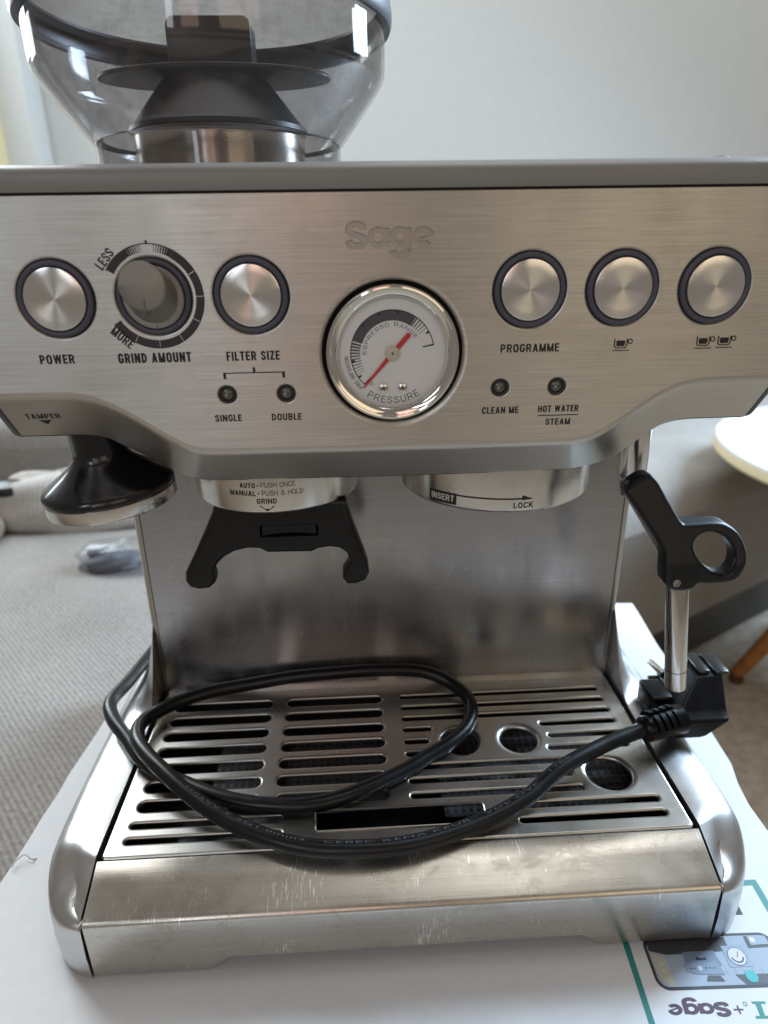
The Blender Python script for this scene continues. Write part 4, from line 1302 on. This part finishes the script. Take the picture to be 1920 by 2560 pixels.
# rubber grip with finger ring, a thick flat moulding facing the viewer
gl_ = [(102.4, 203.4), (104.6, 207.6), (110.6, 210.8), (115.0, 208.6), (122.5, 197.6), (129.6, 187.8), (133.4, 186.8), (146.0, 187.0), (152, 185.2), (158, 180.4), (162.2, 173.4), (163.9, 166.4), (163, 160.6), (160.3, 157.0), (155.2, 155.6), (147, 155.4), (142.6, 155.6), (140.6, 153.4), (136.6, 152.2), (131.6, 152.6), (127.6, 155.2), (126.0, 159.4), (124.6, 171), (121.2, 177.2), (112, 190.0), (104.0, 200.4)]
gl_ = [(x, z) for x, z in gl_]
hole_c = [tuple(p)[:2] for p in catmull([(138.2, 180.0, 0), (143.0, 182.4, 0), (150.6, 179.6, 0), (157.0, 172.4, 0), (158.6, 164.6, 0), (155.8, 159.8, 0), (149.4, 161.0, 0), (141.6, 167.6, 0), (137.2, 175.0, 0)], 5, True)]
gout = [tuple(p)[:2] for p in catmull([(x, z, 0) for x, z in gl_], 4, True)]
ag = sum(gout[i][0] * gout[(i + 1) % len(gout)][1] - gout[(i + 1) % len(gout)][0] * gout[i][1] for i in range(len(gout)))
sg = 1 if ag > 0 else -1
ah = sum(hole_c[i][0] * hole_c[(i + 1) % len(hole_c)][1] - hole_c[(i + 1) % len(hole_c)][0] * hole_c[i][1] for i in range(len(hole_c)))
sh = -1 if ah > 0 else 1
def gy(x, z):           # the moulding leans back towards the swivel
    return -11.0 + max(0, (z - 165)) * 0.36
def gp3(x, z, d):
    y = gy(x, z); k = (y + 270.0) / 265.0
    return (-17.3 + (x + 17.3) * k, y + d, 306.1 + (z - 306.1) * k)
m = MB()
rr_ = 1.7; TH = 10.5
steps = [(TH, rr_), (TH - rr_ * 0.5, rr_ * 0.3), (TH - rr_, 0.0), (rr_, 0.0), (rr_ * 0.6, rr_ * 0.08), (rr_ * 0.3, rr_ * 0.28), (rr_ * 0.08, rr_ * 0.6), (0.0, rr_)]
m.grid([[gp3(x, z, d) for x, z in shrink(gout, sg * w)] for d, w in steps], close_u=True)
m.grid([[gp3(x, z, d) for x, z in shrink(hole_c, sh * w)] for d, w in steps], close_u=True)
for d in (0.0, TH):
    v, f = plate(shrink(gout, sg * rr_), [shrink(hole_c, sh * rr_)])
    m.add([gp3(x, z, d) for x, z in v], f)
grip = m.build('grip', M_GRIP, sw, smooth=40)
MB().lathe([(1.9, -0.2), (1.8, 0.5), (1.2, 0.7), (1.0, 0.3), (0.02, 0.25)], gp3(131.6, 157.0, 0), 'Y', 20).build('rivet', M_KNOB, grip, smooth=40)

# ---------- bean hopper
hp = bpy.data.objects.new('bean_hopper', None); COL.objects.link(hp); hp.parent = MC
hp.location = (-76 * MM, 95 * MM, 335 * MM)
def sheet(prof, t=1.6):
    inn = [(max(0.02, r - t), h) for r, h in prof]
    return prof + inn[::-1]
wall_p = [(57.4, 0), (57.4, 14.6), (58.0, 16.0), (60.0, 17.6), (76.0, 38.0), (78.4, 42.0), (79.2, 46.0), (79.4, 63.0)]
fine = [(p.x, p.y) for p in catmull([(a, b_, 0) for a, b_ in wall_p], 4)]
MB().lathe(sheet(fine), (0, 0, 0), 'Z', 96).build('hopper_wall', M_SMOKE, hp, smooth=30)
MB().lathe([(79.6, 61.5), (81.8, 61.2), (82.6, 63), (82.8, 67), (82.2, 71.0), (80.4, 73.0), (77.6, 73.4), (77.2, 72.0), (79.0, 69.5)], (0, 0, 0), 'Z', 96).build('lid_ring', M_LID, hp, smooth=40)
MB().lathe([(77.4, 72.6), (70, 75.5), (40, 77), (0.05, 77.4)], (0, 0, 0), 'Z', 96).build('lid', M_SMOKE, hp, smooth=40)
MB().lathe([(42.0, 20.5), (41.6, 22.5), (39.5, 24.0), (25.5, 41.0), (23.0, 43.0), (0.05, 43.5)], (0, 0, 0), 'Z', 64).build('guard_cone', M_HOPDARK, hp, smooth=35)
MB().prism(circle2(0, 0, 54, 56, 27), lambda x, y: (x, y, 43.0), lambda x, y: (x * 0.985, y * 0.97, 45.2)).build('lock_plate', M_HOPDARK, hp, bevel=0.5)
MB().prism(roundrect(-19, 19, 44.5, 66.5, 4), lambda x, z: (x, -9, z), lambda x, z: (x, 9, z)).build('lock_handle', M_HOPDARK, hp, bevel=1.2)
MB().lathe([(57.0, 15.4), (55.4, 16.4), (53.6, 17.0)], (0, 0, 0), 'Z', 64).build('throat_ring', M_HOPDARK, hp, smooth=35)
MB().lathe([(40.0, 0.5), (40.0, 18.6), (41.6, 20.2), (20, 20.4)], (0, 0, 0), 'Z', 48).build('burr_collar', M_RINGSTEEL, hp, smooth=35)

# ================================================================== tamper
tp = empty('tamper', 'black tamper with a steel base hanging under the left end of the machine', 'tamper', (-134.2, 33.5, 193.0))
TL = Matrix.Scale(0.93, 3) @ Matrix.Rotation(math.radians(-4.5), 3, 'Y') @ Matrix.Rotation(math.radians(1.0), 3, 'X')
c0 = (0, 0, 0)
MB().lathe([(0.05, -0.2), (31.1, -0.2), (32.1, 0.2), (32.5, 0.9), (32.5, 6.4), (32.0, 6.9), (0.05, 6.9)], c0, 'Z', 96, TL).build('base', M_RINGSTEEL, tp, smooth=35)
prof = [(0.05, 7.0), (32.3, 7.0), (32.7, 7.6), (32.6, 9.4), (31.8, 11.0), (30.0, 12.4), (25.2, 15.6), (20.0, 19.2), (16.2, 22.2), (14.0, 24.6), (13.0, 27.2), (12.7, 31), (12.6, 38), (12.6, 52), (12.6, 56), (0.05, 56)]
pf = [prof[0], prof[1]] + [(p.x, p.y) for p in catmull([(a, b_, 0) for a, b_ in prof[2:-2]], 5)] + prof[-2:]
MB().lathe(pf, c0, 'Z', 96, TL).build('handle', M_BLACKGLOSS, tp, smooth=38)

# ================================================================== power cable and plug
cab = empty('power_cable', 'black power cable looped over the drip tray, ending in a plug', 'cable', (0, 0, 0))
RC = 4.05
path = [(-120, 250, 20), (-140, 200, 30), (-158, 150, 42), (-162.5, 108, 48.5), (-166.4, 85, 49.5), (-170.0, 65, 50.5), (-163.5, 49, 51), (-150, 32, 50), (-139, 18, 48.5), (-124, 6.5, 47.2),
        (-110, -1.5, 47), (-95, -9.6, 47), (-80, -15, 47), (-66, -18.4, 47.4), (-47, -20.4, 48), (-27, -15.8, 48), (0.4, -1.7, 47.2), (18, 10.5, 47), (31.8, 20.3, 47), (42, 31, 47.2), (47.5, 45, 48), (46.0, 58, 49.5), (38.5, 68, 51),
        (27, 74.2, 54), (14.5, 76.2, 56), (-10.6, 76.4, 57.2), (-36, 76.2, 56.5), (-61, 76, 55), (-86, 74.2, 52.5), (-110, 70.5, 51), (-130, 61.5, 50.6), (-142.5, 48.5, 51.5), (-145, 36, 53.2), (-138, 19, 55.2), (-119.5, -1.6, 54.9),
        (-99, -19.2, 52), (-77.5, -33, 50), (-51.7, -44.3, 49.2), (-27.2, -48.2, 49), (3.4, -47.2, 49), (36, -37.8, 49), (62, -26.5, 51.5), (83.2, -11.8, 54.8), (109, 1.2, 56), (128, 8.4, 57), (138, 11.4, 57.5)]
cpath = catmull(path, 10)
MB().tube([tuple(p) for p in cpath], RC, 20).build('cable', M_CABLE, cab, smooth=60)
# raised print along the front of the loop
acc = [0.0]
for i in range(1, len(cpath)):
    acc.append(acc[-1] + (cpath[i] - cpath[i - 1]).length)
import bisect
i0 = 35 * 10
def on_cable(s_, w):
    i = max(1, min(len(acc) - 1, bisect.bisect_left(acc, s_)))
    t = (s_ - acc[i - 1]) / max(1e-6, acc[i] - acc[i - 1])
    p = cpath[i - 1].lerp(cpath[i], t); d = (cpath[i] - cpath[i - 1]).normalized()
    side = d.cross(Vector((0, 0, 1))).normalized(); upv = side.cross(d)
    a = w / RC + 0.12
    n_ = upv * math.cos(a) - side * math.sin(a)
    return tuple(p + n_ * (RC + 0.05))
v, f = text2d('H05VV-F 3G1.0mm2   CEBEC KEMA KEUR   VDE OVE   1706', -0.008, 1.1)
v = fit(v, acc[i0] - 10, acc[i0] + 205, -0.7, 0.7)
obj('marking', [on_cable(x, z) for x, z in v], f, M_MARK, cab)
# plug
pl = bpy.data.objects.new('plug', None); COL.objects.link(pl); pl.parent = cab
# side-entry plug body: profile seen from the side, swept in x
sec = [(15.0, 46.5), (14.6, 57.0), (15.2, 58.2), (20.0, 59.4), (21.6, 60.4), (36.0, 70.6), (37.4, 71.2), (57.0, 71.6), (58.2, 70.6), (58.2, 50.0), (56.0, 46.5)]
def sx_(t, y, z):
    # right flank is chamfered towards the bottom and the front
    xr = 186.6 + (y - 15) * 0.26 - max(0, (56 - z)) * 1.25
    xl = 157.5 + max(0, (24 - y)) * 0.1 + max(0, z - 57.5) * 1.4
    return xl + (xr - xl) * t
m = MB()
m.grid([[(sx_(t, y, z), y, z) for y, z in sec] for t in (0, 0.15, 0.5, 0.85, 1)], close_u=False)
m.grid([[(sx_(t, y, z), y, z) for y, z in (sec[-1], sec[0])] for t in (0, 1)])
m.fan([(sx_(0, y, z), y, z) for y, z in sec]); m.fan([(sx_(1, y, z), y, z) for y, z in sec][::-1])
body = m.build('body', M_PLUG, pl, bevel=0.9, smooth=40)
# earth clip channel and its two raised rails on top
MB().box((179.0, 38.6, 70.6), (185.4, 57.6, 73.6)).build('rail', M_RAIL, pl, bevel=0.6)
MB().box((188.6, 37.8, 70.6), (196.4, 57.4, 73.2)).build('rail', M_RAIL, pl, bevel=0.6)
# left wing with pins
MB().box((150.2, 33, 46.6), (164.0, 52, 60.2)).build('wing', M_PLUG, pl, bevel=1.6)
MB().box((158.6, 55.0, 50.5), (192.0, 58.8, 57.4)).build('pin_base', M_PLUG, pl, bevel=1.0)
for x in (166.4, 186.0):
    MB().tube([(x, 54, 60.6), (x - 3.0, 65.2, 61.2), (x - 3.5, 66.6, 61.3), (x - 3.7, 67.2, 61.3)], [2.4, 2.4, 2.1, 1.0], 20).build('pin', M_PIN, pl, smooth=40)
# strain relief with ribs
A_ = Vector((136, 10.8, 57.4)); B_ = Vector((160, 18.5, 57.2)); D_ = (B_ - A_); dl = D_.length; D_.normalize()
MB().tube([tuple(A_ - D_ * 1.5), tuple(A_), tuple(A_ + D_ * 2), tuple(A_ + D_ * dl * 0.5), tuple(B_)], [4.3, 6.6, 7.2, 7.6, 8.2], 24).build('strain_relief', M_PLUG, pl, smooth=50)
for k in range(4):
    c = A_ + D_ * (5.5 + 4.4 * k)
    for a0, a1 in ((20, 82), (98, 160)):
        side = D_.cross(Vector((0, 0, 1))).normalized(); upv = side.cross(D_).normalized()
        rows = []
        for t, r_ in ((-1.3, 7.4), (-1.3, 9.2), (1.3, 9.2), (1.3, 7.4)):
            row = []
            for q in range(9):
                a = math.radians(a0 + (a1 - a0) * q / 8)
                row.append(tuple(c + D_ * t + (side * -math.cos(a) + upv * math.sin(a)) * r_))
            rows.append(row)
        m = MB().grid(rows)
        m.fan([r[0] for r in rows]); m.fan([r[-1] for r in rows][::-1])
        m.build('rib', M_PLUG, pl, smooth=40)
